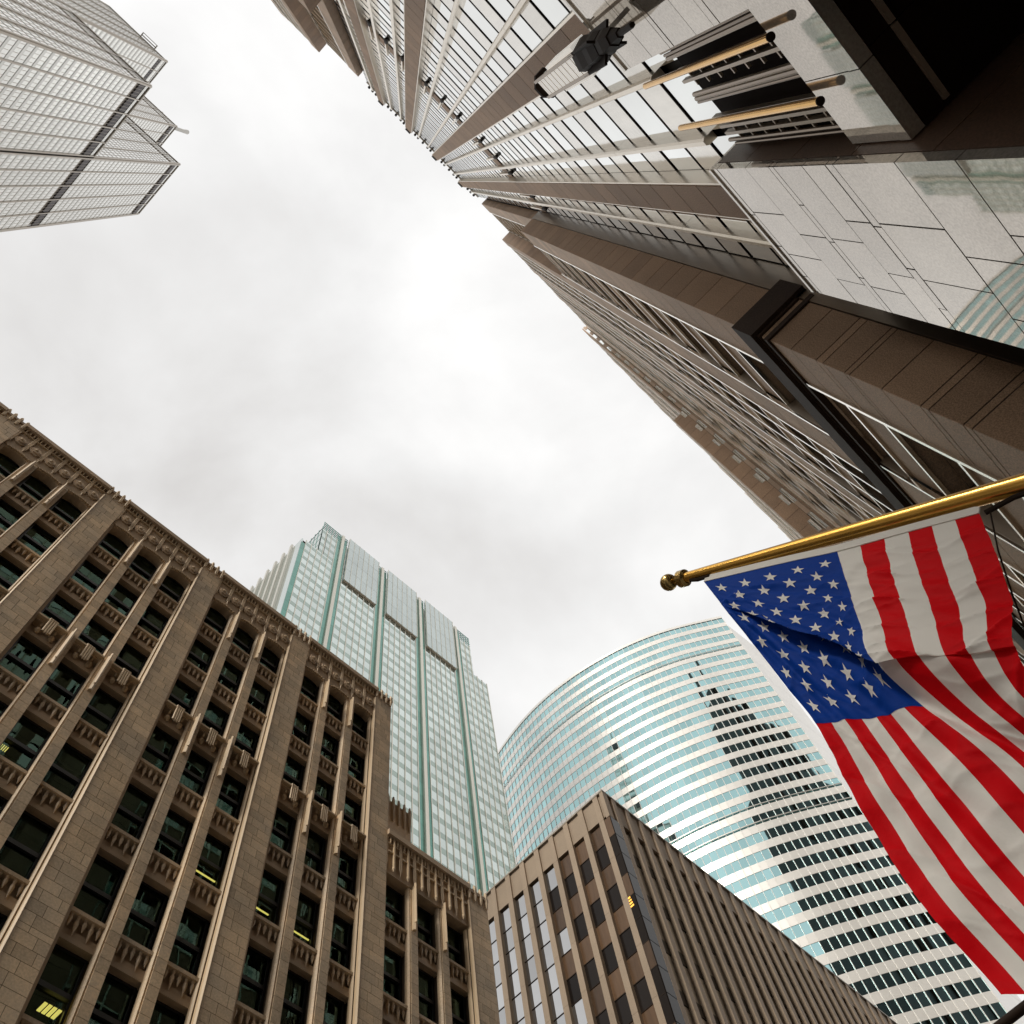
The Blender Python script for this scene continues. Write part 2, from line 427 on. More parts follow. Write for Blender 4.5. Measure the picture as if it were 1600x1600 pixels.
sd = [(XB1 - 0.14, XB1 - 0.008, -5.40, YS - 0.17, z + 0.01, z + 1.94) for z in [1.95 * k for k in range(10)]]
pieces('base_slab', base + sd, M_polish, T, 280, 9, 'lower_base_slabs')
for i, (a, b) in enumerate(OPEN):
    rv = []                                    # reveals, lintel, entrance recess
    for s_, x in ((1, b), (-1, a)):
        z = 0.0
        while z < ZB - 0.1:
            z2 = min(z + 2.0, ZB - 0.02)
            rv.append((x + s_ * 0.004, x + s_ * 0.14, -6.1, YS - 0.16, z + 0.01, z2 - 0.01))
            rv.append((x + s_ * 0.004, x + s_ * 0.14, -8.2, -6.13, z + 0.01, z2 - 0.01)); z = z2
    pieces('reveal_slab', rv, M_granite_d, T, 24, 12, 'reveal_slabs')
    c = (a + b) / 2
    for x0, x1 in ((a + 0.02, c + 0.10), (c + 0.115, b - 0.02)):
        MB().box(x0, x1, -4.74, -4.54, 12.965, 14.22).build('lintel_slab', M_polish, T)
        MB().box(x0, x1, -4.74, -4.53, 12.69, 12.95).build('lintel_slab', M_polish, T)
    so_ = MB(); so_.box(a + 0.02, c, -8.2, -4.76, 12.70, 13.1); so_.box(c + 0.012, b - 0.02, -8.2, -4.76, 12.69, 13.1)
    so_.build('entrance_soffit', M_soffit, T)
    MB().box(a + 0.1, c - 0.012, -5.13, -5.06, 12.63, 12.695).build('soffit_light_trim', M_tan, T)
    MB().box(c + 0.012, b - 0.1, -5.13, -5.06, 12.63, 12.695).build('soffit_light_trim', M_tan, T)
    MB().box(a - 0.1, b + 0.1, -8.5, -8.22, 0, 13).build('entrance_back_wall', M_boxblack, T)
    gz0, gz1 = 14.24, 19.2                     # bronze window grille over the lintel
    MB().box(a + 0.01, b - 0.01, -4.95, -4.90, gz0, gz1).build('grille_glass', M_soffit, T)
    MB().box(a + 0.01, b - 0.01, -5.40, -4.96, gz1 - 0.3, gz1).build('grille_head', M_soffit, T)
    for x, rr in ((a + 0.07, 0.035), (a + 0.16, 0.05), (a + 0.25, 0.03), (a + 0.32, 0.045), (c - 0.08, 0.045), (c + 0.01, 0.05), (c + 0.09, 0.03), (c + 0.98, 0.04), (c + 1.07, 0.03)):
        MB().tube([(x, -4.70, gz0), (x, -4.70, gz1 - 0.3 * random.random())], rr, 8).build('grille_rod', M_bronze if rr < 0.042 else M_tan, T, True)
    for x in (c - 0.58, c - 0.38, c + 0.46, c + 0.66, c + 0.82):
        o_ = MB().box(x - 0.03, x + 0.03, -4.76, -4.66, gz0 + 0.2, gz1 - 0.2).build('grille_bar', M_tan, T)
        z = gz0 + 0.5
        while z < gz1 - 0.4:
            MB().box(x + 0.032, x + 0.15, -4.74, -4.69, z, z + 0.045).build('rung', M_tan, o_); z += 0.62
    for x in (c - 0.71, c + 0.31):
        t_ = MB().tube([(x, -4.37, 13.75), (x, -4.37, 19.95)], 0.058, 14).build('brass_tube', M_brass, T, True)
        MB().tube([(x, -4.37, 13.72), (x, -4.37, 13.748)], 0.060, 14).build('tube_end', M_dark, t_)

# ---- wings: panels in courses
backs = []
def stack(x0, x1, y0, y1, z0, z1, zs=None, step=2.05):
    out = []
    if zs is None:
        zs = []; z = z0
        while z < z1 - 0.3: zs.append(z); z += step
        zs.append(z1)
    for a, b in zip(zs, zs[1:]): out.append((x0, x1, y0, y1, a + 0.020, b - 0.020))
    backs.append((x0 + 0.010, x1 + 0.004, y0 + 0.004, y1 - 0.010, zs[0] + 0.03, zs[-1] - 0.03))
    return out
LOWZ = [0.0, 1.7, 3.4, 3.66, 5.3, 7.0, 7.26, 8.9, 10.6, 10.86, 12.5, 13.0, 14.42, 14.66, 15.67, 15.93, 17.28, 18.58, 18.80, 19.81, 20.14, 21.49, 23.3]
YB = -3.45
def wing(mirror):
    mx_ = (lambda x: 2 * TX - x) if mirror else (lambda x: x)
    def bx(b):
        x0, x1 = sorted((mx_(b[0]), mx_(b[1]))); return (x0, x1) + tuple(b[2:])
    lim = 12 if mirror else 60
    ret, face, glass, frame, spn, jamb = [], [], [], [], [], []
    backs.clear()
    core = MB()
    def cb(*b): core.box(*bx(b))
    # lower first bay (to 73 m), setback face above it, full wing beyond
    cb(8.76, 13.9, -26, -4.15, 0, 73.0); cb(8.76, 10.05, -4.2, YB - 0.09, 0, 73.2); cb(8.95, 13.95, -26, -5.5, 73.0, 126); cb(13.95, 19.8 if mirror else 30.4, -26, -4.15, 0, 125)
    (cb(30.45, 47, -26, -3.6, 0, 126.5), cb(30.47, 47, -26, -2.6, 0, 77.5)) if not mirror else None
    core.build('wing_core', M_joint, T)
    ret += stack(8.65, 8.75, -4.70, YB - 0.012, 0, 0, LOWZ) + stack(8.65, 8.75, -4.70, YB - 0.012, 24.9, 73.4)
    ret += stack(13.9, 14.0, -4.85, YB - 0.012, 73.4, 125.4)
    ret += stack(8.92, 9.0, -5.6, -4.80, 73.4, 126.2)
    if not mirror:
        ret += stack(30.4, 30.5, -2.95, -1.81, 30, 78.0)
        ret += stack(30.4, 30.5, -3.47, -3.27, 25, 126.0) + stack(30.4, 30.5, -2.90, -2.75, 78.1, 126.5)
        ret += stack(44.0, 44.1, -1.8, -0.95, 25, 68.0)
    # street faces: piers (with 0.1 m stone) and glazed bays
    def street(x0, x1, y, z0, z1, zs=None):
        face.extend(stack(x0, x1, y - 0.1, y, z0, z1, zs))
    def bay(x0, x1, y, z0, z1, two=False, phase=0.0):
        z = z0 + phase
        while z < z1 - 1:
            zt = min(z + 2.75, z1)
            glass.append((x0 + 0.05, x1 - 0.05, y - 0.62, y - 0.56, z, zt))
            spn.append((x0 + 0.10, x1 - 0.08, y - 0.56, y - 0.14, zt + 0.03, min(z + FH - 0.03, z1)))
            for zz in (z, zt): frame.append((x0 + 0.06, x1 - 0.06, y - 0.16, y - 0.07, zz - 0.06, zz + 0.06))
            jamb.append((x1 - 0.12, x1, y - 0.60, y - 0.02, z + 0.06, zt - 0.06))
            z += FH
        frame.append((x0 + 0.004, x0 + 0.12, y - 0.5, y + 0.05, z0, z1)); frame.append((x1 - 0.11, x1 - 0.004, y - 0.06, y + 0.04, z0, z1))
        if two:
            for c in (x0 + (x1 - x0) * 0.34, x0 + (x1 - x0) * 0.67):
                frame.append((c - 0.07, c + 0.07, y - 0.5, y - 0.02, z0, z1))
    street(8.66, 10.1, YB, 0, 0, LOWZ); street(8.66, 10.1, YB, 24.9, 73.4)
    bay(10.1, 13.3, YB, 24.9, 73.4, phase=1.2); street(13.3, 14.8, YB, 24.9, 73.4)
    bay(10.1, 13.3, YB, 6.0, 22.8, phase=1.6); street(13.3, 14.8, YB, 6, 22.9)
    street(9.0, 10.35, -4.80, 73.4, 126.2); bay(10.35, 13.85, -4.80, 73.4, 126.2)
    street(13.95, 14.8, YB, 73.4, 125.4)
    x = 14.8
    while x < (19 if mirror else 30):
        b = min(x + 3.93, 30.38); bay(x, b, YB, 24.9, 125.0, True, phase=1.2); bay(x, b, YB, 6.0, 22.8, True, phase=1.6)
        if b < 30: street(b, b + 1.02, YB, 6, 22.9); street(b, b + 1.02, YB, 24.9, 125.4)
        x = b + 1.02
    # far block: wall square to the street with a window column, then its own front
    z = 26.0
    while z < 125 and not mirror:
        glass.append((30.40, 30.46, -3.25, -2.97, z, z + 2.5))
        spn.append((30.38, 30.45, -3.25, -2.97, z + 2.53, z + FH - 0.03))
        if z < 77: glass.append((30.385, 30.40, -2.93, -2.62, z + 0.2, z + 1.9))
        z += FH
    for zz0, zz1, yy in ((6.0, 77.8, -1.80), (78.2, 126.2, -2.75)):
        xx = 30.5
        while xx < 46 and not mirror:
            street(xx, xx + 1.2, yy, zz0, zz1); bay(xx + 1.2, xx + 5.0, yy, zz0, zz1, True); xx += 5.0
    if not mirror: street(44.1, 46.0, -0.95, 25, 68)
    nm = ('far_' if mirror else '')
    G = lambda n, bl, mt, l, mp_: pieces(n, [bx(b) for b in bl], mt, T, l, mp_, n + 's_beyond')
    bkm = MB()
    for b in backs: bkm.box(*bx(b))
    bkm.build('wing_joints', M_joint, T)
    G('wing_panel', ret, M_granite, 10 if mirror else 90, 9)
    G('wing_face_panel', face, M_granite_lit, 6 if mirror else 70, 12)
    G('wing_window', glass, M_mirror, 4 if mirror else 60, 12)
    G('wing_spandrel', spn, M_granite_lit, 4 if mirror else 50, 12)
    G('wing_frame', frame, M_trim, 0 if mirror else 50, 14)
    G('wing_jamb', jamb, M_tan, 0 if mirror else 30, 12)
    # bronze trim in the inner corner and the dark ledge round the wing
    ct = MB(); ct.box(*bx((8.60, 8.72, -5.5, -4.715, 0, 73.3))); ct.build('corner_trim', M_bronze, T)
    lg = MB()
    for y_, z0, z1, s_ in ((0.16, 23.45, 24.86, 0), (0.05, 23.32, 23.445, 1)):
        lg.box(*bx((8.65 - y_, 8.72, -5.0 if not s_ else -4.98, YB + y_, z0, z1)))
        lg.box(*bx((8.725, 19.7 if mirror else 47, YB - 0.1, YB + y_, z0, z1)))
    lg.box(*bx((8.59, 8.72, -4.9, YB + 0.06, 22.72, 22.95))); lg.box(*bx((8.725, 19.7 if mirror else 47, YB - 0.1, YB + 0.06, 22.72, 22.95)))
    lg.build('ledge', M_ledge, T)
wing(False); wing(True)

# ---- wall lantern on the pier
def lantern(cx, cy, label):
    o = thing('wall_lantern', label, 'lantern', (cx, -5, 16))
    MB().lathe(cx, cy, [(0.035, 14.95), (0.045, 14.97), (0.05, 15.75)], 6, R_(15)).build('finial', M_dark, o)
    for r0, r1, z0, z1 in ((0.07, 0.12, 15.7, 16.05), (0.14, 0.19, 16.05, 16.7), (0.20, 0.25, 16.7, 17.4), (0.25, 0.29, 17.4, 18.1)):
        MB().lathe(cx, cy, [(r0, z0), (r1, z0 + 0.35), (r1, z1)], 6, R_(15)).build('stepped_bowl', M_dark, o)
    for k in range(4):                          # flat blades standing out of the bowl
        a = k * math.pi / 2 + R_(45); c, s_ = math.cos(a), math.sin(a)
        bl_ = MB(); bl_.box(-0.02, 0.02, 0.16, 0.31, 16.6, 18.3)
        bl_.v = [(cx + v[0] * c - v[1] * s_, cy + v[0] * s_ + v[1] * c, v[2]) for v in bl_.v]
        bl_.build('bowl_blade', M_dark, o)
    h = 0.20
    for s1, s2, zt in ((0, 0, 22.3),):
        MB().box(cx - h, cx + h, cy - h, cy + h, 18.0, zt).build('lamp_glass', M_lant, o)
    for sx, hh in ((-1, 20.9), (1, 20.9)):      # lower side boxes
        MB().box(cx + sx * h, cx + sx * (h + 0.10), cy - 0.14, cy + 0.14, 18.1, hh).build('side_glass', M_lant, o)
    for s1 in (-1, 1):
        for s2 in (-1, 1):
            MB().box(cx + s1 * h - 0.03, cx + s1 * h + 0.03, cy + s2 * h - 0.03, cy + s2 * h + 0.03, 17.9, 22.5).build('corner_post', M_tan, o)
    for k in range(9):
        z = 18.35 + k * 0.44
        MB().box(cx - h - 0.006, cx + h + 0.006, cy - h - 0.006, cy + h + 0.006, z, z + 0.022).build('glass_bar', M_bronze, o)
    MB().lathe(cx, cy, [(0.30, 22.5), (0.32, 22.6), (0.20, 22.9), (0.08, 23.2)], 8, R_(22.5)).build('cap', M_dark, o)
    for z in (18.6, 22.0): MB().box(cx - 0.04, cx + 0.04, YS - 0.02 if z < 19.4 else -5.02, cy - 0.2, z, z + 0.08).build('bracket', M_dark, o)
    return o
M_lant = glow('frosted_glass_glow', (0.93, 0.89, 0.82), 0.45)  # added glow, standing in for skylight on the white lantern glass
lantern(PIERS[2] + PW / 2, -3.55, 'art deco wall lantern of frosted glass with dark stepped base and finial on granite pier')

# ================================================================== left: terracotta building
B = thing('terracotta_building', 'brown terracotta office block with ribbed piers, arched top windows and ornate frieze', 'building', (3, 30, 0))
YT = 20.0
PR = [0.40 + 5.58 * k for k in range(-2, 4)]; BW = 1.07
SILL = [22.42 + 3.42 * k for k in range(-5, 6)]            # window feet
WH = 2.46
ZTOP = 44.3
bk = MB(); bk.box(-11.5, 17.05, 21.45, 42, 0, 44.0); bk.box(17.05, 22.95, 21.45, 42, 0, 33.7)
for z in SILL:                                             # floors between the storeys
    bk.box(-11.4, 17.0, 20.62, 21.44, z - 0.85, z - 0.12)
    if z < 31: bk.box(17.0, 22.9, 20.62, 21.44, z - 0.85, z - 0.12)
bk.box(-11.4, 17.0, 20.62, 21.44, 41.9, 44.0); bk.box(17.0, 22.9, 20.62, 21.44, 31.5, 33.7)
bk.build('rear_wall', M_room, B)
blocks = []
def pier(x0, x1, z0, z1, yf, nb=2, ch=0.40):
    MB().box(x0 + 0.015, x1 - 0.015, yf + 0.012, 21.44, z0, z1).build('pier', M_mortar, B)
    z = z0; j = 0
    while z < z1 - 0.05:
        h = ch * (0.5 if (j % 7 == 6 and nb == 2) else 1.0) ; z2 = min(z + h, z1); w = x1 - x0
        if nb == 2:
            cut = ([0.36], [0.64], [0.22, 0.78], [0.5])[(j * 3 + (j // 5)) % 4]
            c = [x0] + [x0 + w * q for q in cut] + [x1]
        else: c = [x0, x1]
        for a, b in zip(c, c[1:]): blocks.append((a + 0.008, b - 0.008, yf, yf + 0.12, z + 0.008, z2 - 0.008))
        z = z2; j += 1
piers_all = [(p - BW, p, ZTOP - 0.25) for p in PR] + [(21.90, 23.06, 33.6)]
for (a, b, zt) in piers_all:
    pier(a, b, 8.0, zt, YT)
    q = MB(); q.box(a, b, YT, 21.4, 0, 8.0); q.build('pier_foot', M_terra_d, B)
    # slim pale roll along the pier's left edge, and ribbed jambs on both sides
    r1 = MB()
    r1.prism([(a - 0.06, YT + 0.16), (a - 0.06, YT + 0.04), (a - 0.01, YT - 0.02), (a + 0.03, YT + 0.02), (a + 0.03, YT + 0.16)][::-1], 8.0, zt - 0.6)
    r1.prism([(a - 0.16, YT + 0.34), (a - 0.16, YT + 0.22), (a - 0.11, YT + 0.16), (a - 0.065, YT + 0.2), (a - 0.065, YT + 0.34)][::-1], 8.0, zt - 2.2)
    r1.build('pier_roll', M_terra_l, B)
    r2 = MB(); r2.box(b, b + 0.12, YT + 0.14, YT + 0.5, 8, zt - 2.2); r2.build('pier_jamb', M_terra_d, B)
    # crested cap
    cp = MB(); cp.box(a - 0.05, b + 0.05, YT - 0.06, 21, zt - 0.02, zt + 0.16); cp.build('pier_cap', M_terra_d, B)
    for k in range(4):
        x = a + 0.06 + k * (b - a - 0.12) / 3
        MB().lathe(x, YT - 0.01, [(0.05, zt - 0.45), (0.085, zt - 0.25), (0.085, zt + 0.10), (0.10, zt + 0.30), (0.04, zt + 0.52)], 6).build('crest', M_terra_l, B)
zm = 0
for i in range(len(piers_all) - 1):
    xa, xb = piers_all[i][1], piers_all[i + 1][0]
    low = i == len(piers_all) - 2
    ztop = 33.9 if low else ZTOP
    zfr = 31.5 if low else 41.82
    mw = 0.44; ww = (xb - xa - 2 * mw - 0.24) / 3
    x0 = xa + 0.12
    wcols = [(x0 + j * (ww + mw), x0 + j * (ww + mw) + ww) for j in range(3)]
    for j in (0, 1):                                       # mullion piers
        a = wcols[j][1]; b = a + mw
        pier(a + 0.07, b, 8.0, zfr, YT + 0.10, 1, 0.46)
        rr = MB(); rr.prism([(a - 0.03, YT + 0.34), (a - 0.03, YT + 0.20), (a + 0.02, YT + 0.12), (a + 0.068, YT + 0.14), (a + 0.068, YT + 0.34)][::-1], 8.0, zfr)
        rr.build('mullion_roll', M_terra, B)
        for zz in ([39.35, 30.55] if not low else [29.3]):  # long carved drops at the balcony and under the arches
            dr = MB(); c = a + 0.21
            dr.prism([(c - 0.07, YT + 0.1), (c - 0.07, YT + 0.02), (c, YT - 0.05), (c + 0.07, YT + 0.02), (c + 0.07, YT + 0.1)][::-1], zz, zz + 2.3)
            dr.prism([(c - 0.035, YT), (c - 0.035, YT - 0.06), (c, YT - 0.10), (c + 0.035, YT - 0.06), (c + 0.035, YT)][::-1], zz + 0.35, zz + 2.45)
            dr.build('carved_drop', M_terra_l, B)
    # windows
    for s_, z in enumerate(SILL):
        if z > zfr - 1 or z < 5: continue
        top = s_ == len(SILL) - 1 and not low
        bal = abs(z - (22.42 + 3.42 * 3)) < 0.1 and not low
        for (a, b) in wcols:
            zt = min(z + WH, zfr - 0.02); zmid = z + (zt - z) * 0.5
            w = MB()
            w.box(a, a + 0.07, YT + 0.56, YT + 0.66, z, zt); w.box(b - 0.07, b, YT + 0.56, YT + 0.66, z, zt)
            w.box(a + 0.07, b - 0.07, YT + 0.56, YT + 0.66, zt - 0.08, zt); w.box(a + 0.07, b - 0.07, YT + 0.56, YT + 0.66, z, z + 0.08)
            w.box(a + 0.07, b - 0.07, YT + 0.53, YT + 0.66, zmid - 0.07, zmid + 0.08)
            w = w.build('window', M_sash, B)
            MB().box(a + 0.07, b - 0.07, YT + 0.590, YT + 0.600, zmid + 0.08, zt - 0.08).build('pane', M_oldglass, w)
            MB().box(a + 0.07, b - 0.07, YT + 0.625, YT + 0.635, z + 0.08, zmid - 0.07).build('pane', M_oldglass, w)
            MB().box(a - 0.02, b + 0.06, YT + 0.19, YT + 0.56, z - 0.13, z - 0.005).build('sill', M_terra, w)
            if random.random() < 0.65:                     # blind or curtain inside
                zz = zt - random.uniform(0.3, 1.5)
                MB().box(a + 0.08, b - 0.08, YT + 0.80, YT + 0.82, zz, zt).build('blind', random.choice((M_blind, M_blind2)), w)
            if top:                                        # arched head
                ar = MB(); n = 8; c = (a + b) / 2
                for q in range(n):
                    u0, u1 = q / n, (q + 1) / n
                    xx0, xx1 = a + (b - a) * u0, a + (b - a) * u1
                    hh = lambda u: zfr - 0.02 - 0.18 * (2 * u - 1) ** 2
                    ar.add([(xx0, YT + 0.16, hh(u0)), (xx1, YT + 0.16, hh(u1)), (xx1, YT + 0.16, zfr + 0.02), (xx0, YT + 0.16, zfr + 0.02),
                            (xx0, YT + 0.55, hh(u0)), (xx1, YT + 0.55, hh(u1)), (xx1, YT + 0.55, zfr + 0.02), (xx0, YT + 0.55, zfr + 0.02)],
                           [(0, 1, 2, 3), (4, 7, 6, 5), (0, 4, 5, 1)])
                ar = ar.build('arch_head', M_terra_d, w)
                dn = MB()
                for q in range(9):
                    u = (q + 0.5) / 9; x = a + (b - a) * u; zz = zfr - 0.02 - 0.18 * (2 * u - 1) ** 2
                    dn.box(x - 0.028, x + 0.028, YT + 0.05, YT + 0.158, zz + 0.03, zz + 0.11)
                dn.build('arch_dentils', M_terra_l, w)
            # spandrel under the sill
            sp = MB(); sp.box(a - 0.03, b + 0.06, YT + 0.50, YT + 0.60, z - 0.62, z - 0.135); sp.box(a - 0.03, b + 0.06, YT + 0.34, YT + 0.60, z - 0.96, z - 0.58)
            sp.box(a - 0.03, b + 0.06, YT + 0.30, YT + 0.40, z - 0.97, z - 0.80)
            sp = sp.build('spandrel', M_terra_d, B)
            dr = MB()
            if bal:
                for q in range(2):
                    c = a + (b - a) * (0.27 + 0.5 * q)
                    dr.lathe(c, YT + 0.30, [(0.03, z - 0.74), (0.10, z - 0.66), (0.11, z - 0.50), (0.04, z - 0.44)], 8)
                    dr.box(c - 0.03, c + 0.03, YT + 0.2, YT + 0.28, z - 0.38, z - 0.15)
                for q in range(4):
                    c = a + (b - a) * 0.5 + (q - 1.5) * 0.085
                    dr.lathe(c, YT + 0.04, [(0.015, z - 0.92 + 0.10 * abs(q - 1.5)), (0.042, z - 0.80), (0.038, z - 0.02), (0.055, z + 0.08)], 6)
                dr.box(a - 0.03, b + 0.05, YT + 0.02, YT + 0.14, z - 0.06, z + 0.02)
                dr.box(a - 0.03, b + 0.05, YT + 0.14, YT + 0.3, z - 0.06, z - 0.02)
            else:
                for q in range(5):
                    c = a + (b - a) * (q + 0.5) / 5; lg_ = 0.56 if q % 2 else 0.34
                    dr.lathe(c, YT + 0.30, [(0.010, z - 0.20 - lg_), (0.052, z - 0.14 - lg_ * 0.62), (0.068, z - 0.14 - lg_ * 0.35), (0.034, z - 0.14 - lg_ * 0.18), (0.060, z - 0.131)], 7)
            dr.build('pendants', M_terra_l if bal else M_terra, sp)
    # frieze
    fz = MB(); fz.box(xa + 0.005, xb - 0.005, YT + 0.10, 21.4, zfr + 0.02, ztop - 0.30)
    fz = fz.build('frieze', M_terra_d, B)
    n = 6; pw = (xb - xa) / n
    for q in range(n):
        xl = xa + q * pw; c = xl + pw / 2; h = ztop - 0.3 - zfr; zc_ = zfr + h * 0.42
        if not low:
            me = MB()
            for rad, y0, y1 in ((0.31, YT + 0.03, YT + 0.098), (0.20, YT - 0.04, YT + 0.029)):   # octagonal medallion
                vs = [(c + rad * math.cos(R_(22.5 + 45 * t)), y, zc_ + 1.15 * rad * math.sin(R_(22.5 + 45 * t))) for y in (y0, y1) for t in range(8)]
                me.add(vs, [tuple(range(8)), tuple(range(15, 7, -1))] + [(t, 8 + t, 8 + (t + 1) % 8, (t + 1) % 8) for t in range(8)])
            me = me.build('medallion', M_terra_d, fz)
            bo = MB().lathe(0, 0, [(0.01, -0.08), (0.10, -0.05), (0.11, 0.0), (0.07, 0.05), (0.01, 0.07)], 7)
            bo.v = [(c + v[0], YT - 0.03 + 0.8 * min(0, v[1]), zc_ + v[2]) for v in bo.v]
            bo.build('boss', M_terra_l, fz)
        else:
            cr2 = MB(); cr2.box(c - 0.035, c + 0.035, YT - 0.04, YT + 0.097, zfr + 0.35, ztop - 0.45); cr2.box(xl + 0.1, xl + pw - 0.1, YT, YT + 0.096, zc_ + 0.3, zc_ + 0.38)
            cr2.lathe(c, YT + 0.02, [(0.02, zfr + 0.15), (0.09, zfr + 0.3), (0.03, zfr + 0.45)], 6)
            cr2.build('tracery', M_terra_l, fz)
        rb = MB()                                          # rib with a flared foot
        for dx in (-0.05, 0.0, 0.05):
            rb.lathe(xl + dx, YT + 0.04, [(0.010, zfr + 0.10 + 5 * abs(dx)), (0.036, zfr + 0.34 + 3 * abs(dx)), (0.030, ztop - 0.5), (0.04, ztop - 0.28)], 6)
        rb.build('frieze_rib', M_terra_l, fz)
        tp = MB()
        for t in (0.25, 0.5, 0.75): tp.box(xl + pw * t - 0.02, xl + pw * t + 0.02, YT - 0.02, YT + 0.098, ztop - 0.66, ztop - 0.31)
        tp.box(xl + 0.08, xl + pw - 0.08, YT + 0.01, YT + 0.099, ztop - 0.74, ztop - 0.68)
        tp.build('frieze_arcade', M_terra_l, fz)
    pc = MB(); pc.box(xa + 0.002, xb - 0.002, YT - 0.12, 21.4, ztop - 0.295, ztop)
    pc.build('cornice', M_terra_d, B)
pieces('terracotta_block', blocks, M_terra, B, 300, 9, 'terracotta_blocks')
ch = MB(); ch.box(18.0, 19.6, 21.2, 23.0, 33.5, 38.0); ch = ch.build('rooftop_pier', M_terra, B)
for k in range(5): MB().lathe(18.1 + k * 0.35, 21.17, [(0.04, 36.6), (0.08, 37.2), (0.09, 38.0), (0.05, 38.35)], 6).build('crest', M_terra_l, ch)
MB().box(19.62, 21.6, 21.6, 26, 33.5, 35.2).build('penthouse', M_terra_d, B)
# lit ceiling lamps behind the panes
for x, y, z, w_, d_ in ((6.62, 0.70, 19.93, 0.55, 0.34), (2.16, 0.70, 26.86, 0.26, 0.2)):
    for k in range(4):
        MB().box(x + k * w_ / 4 + 0.01, x + (k + 1) * w_ / 4 - 0.03, YT + y, YT + y + d_, z, z + 0.03).build('ceiling_lamp', M_lampy, B)
for x0, x1, z in ((9.42, 10.30, 26.67), (11.85, 12.55, 26.67), (13.62, 14.32, 26.66)):
    MB().box(x0, x1, YT + 0.72, YT + 0.76, z, z + 0.04).build('ceiling_lamp', M_lampy, B)

# ================================================================== brown office block at the corner
O = thing('office_block', 'tan concrete office block with narrow vertical piers at the street corner below the curved tower', 'building', (45, 30, 0))
XO, YO, ZO = 36.5, 20.0, 53.0
P = 1.455
MB().box(XO + 0.6, 118, YO + 0.6, 62, 0, ZO - 0.6).build('block_core', M_joint, O)
MB().box(XO + 0.14, 118, YO + 0.14, 62, 50.75, ZO - 0.02).build('parapet', M_conc, O)
cap = MB(); cap.box(XO - 0.02, 118, YO - 0.02, 62, ZO - 0.018, ZO + 0.12); cap.build('roof_edge', M_sbr, O)
pw = 0.42
yp = [YO + 0.02 + (0.75 if k == 0 else 0.95 + P * (k - 0.0)) for k in range(0, 26)]
yp = [20.98 - 0.44 + P * k for k in range(0, 26)]
xp = [37.75 - 0.30 + P * k for k in range(0, 52)]
PZ = [0, 5.0] + [5.0 + 3.5 * k for k in range(1, 14)] + [ZO - 0.02]
PZ = sorted(set(z for z in PZ if z <= ZO - 0.02))
pl = []
for y in yp: pl += [(XO, XO + 0.5, y, y + pw, a + 0.006, b - 0.006) for a, b in zip(PZ, PZ[1:])]
pieces('west_pier_block', pl, M_conc, O, 90, 10, 'west_pier_blocks')
pl = []
for x in xp: pl += [(x, x + pw, YO, YO + 0.5, a + 0.006, b - 0.006) for a, b in zip(PZ, PZ[1:])]
pieces('street_pier_block', pl, M_conc, O, 110, 10, 'street_pier_blocks')
MB().box(XO + 0.001, XO + 0.5, YO + 0.001, YO + 0.30, 50.4, ZO - 0.021).build('corner_panel', M_conc, O)
wa, wb, wc, rl = [], [], [], MB()
edges_y = [YO + 0.34] + [y + pw for y in yp[:-1]]
for i in range(len(yp) - 1):
    y0 = yp[i] + pw if i else yp[0] + pw
    y1 = yp[i + 1]
    for k in range(30):
        zt = 50.6 - 1.76 * k; zb = zt - 1.76
        if zb < 5: break
        b = (XO + 0.30, XO + 0.33, y0, y1, zb + 0.03, zt - 0.03)
        rl.box(XO + 0.27, XO + 0.35, y0, y1, zb - 0.03, zb + 0.03)
        if i >= 4 or (i == 3 and k % 3 == 0): wa.append(b)
        elif k % 2 == 0: wb.append(b)
        else: wc.append(b)
# corner glazing
for k in range(26):
    zt = 50.4 - 1.76 * k; zb = zt - 1.76
    (wc if k % 3 else wb).append((XO + 0.02, XO + 0.06, YO + 0.05, yp[0] - 0.01, zb + 0.03, zt - 0.03))
    wc.append((XO + 0.07, xp[0] - 0.01, YO + 0.01, YO + 0.05, zb + 0.03, zt - 0.03))
    rl.box(XO + 0.01, XO + 0.06, YO + 0.04, yp[0] - 0.01, zb - 0.025, zb + 0.025)
wd, we = [], []
for i in range(len(xp) - 1):
    for k in range(26):
        zt = 50.8 - 3.52 * k; zb = zt - 3.52
        if zb < 5: break
        wd.append((xp[i] + pw, xp[i + 1], YO + 0.30, YO + 0.33, zb + 1.0, zt - 0.02)); we.append((xp[i] + pw, xp[i + 1], YO + 0.27, YO + 0.31, zb + 0.02, zb + 0.98))
pieces('window_pane', wa, M_boxglass, O, 110, 8, 'window_panes')
pieces('blind_pane', wb, M_boxbrown, O, 60, 8, 'blind_panes')
pieces('dark_pane', wc, M_boxblack, O, 80, 8, 'dark_panes')
pieces('street_pane', wd, M_boxglass, O, 120, 8, 'street_panes')
pieces('street_spandrel', we, M_boxblack, O, 60, 10, 'street_spandrels')
rl.build('window_rails', M_dark, O, kind='stuff')
for x, y, z in ((XO + 0.015, YO + 0.28, 42.6),):
    for k in range(4): MB().box(x - 0.01, x + 0.004, y + 0.03 * k, y + 0.42 - 0.04 * k, z + 0.22 * k, z + 0.22 * k + 0.12).build('ceiling_lamp', M_lampo, O)

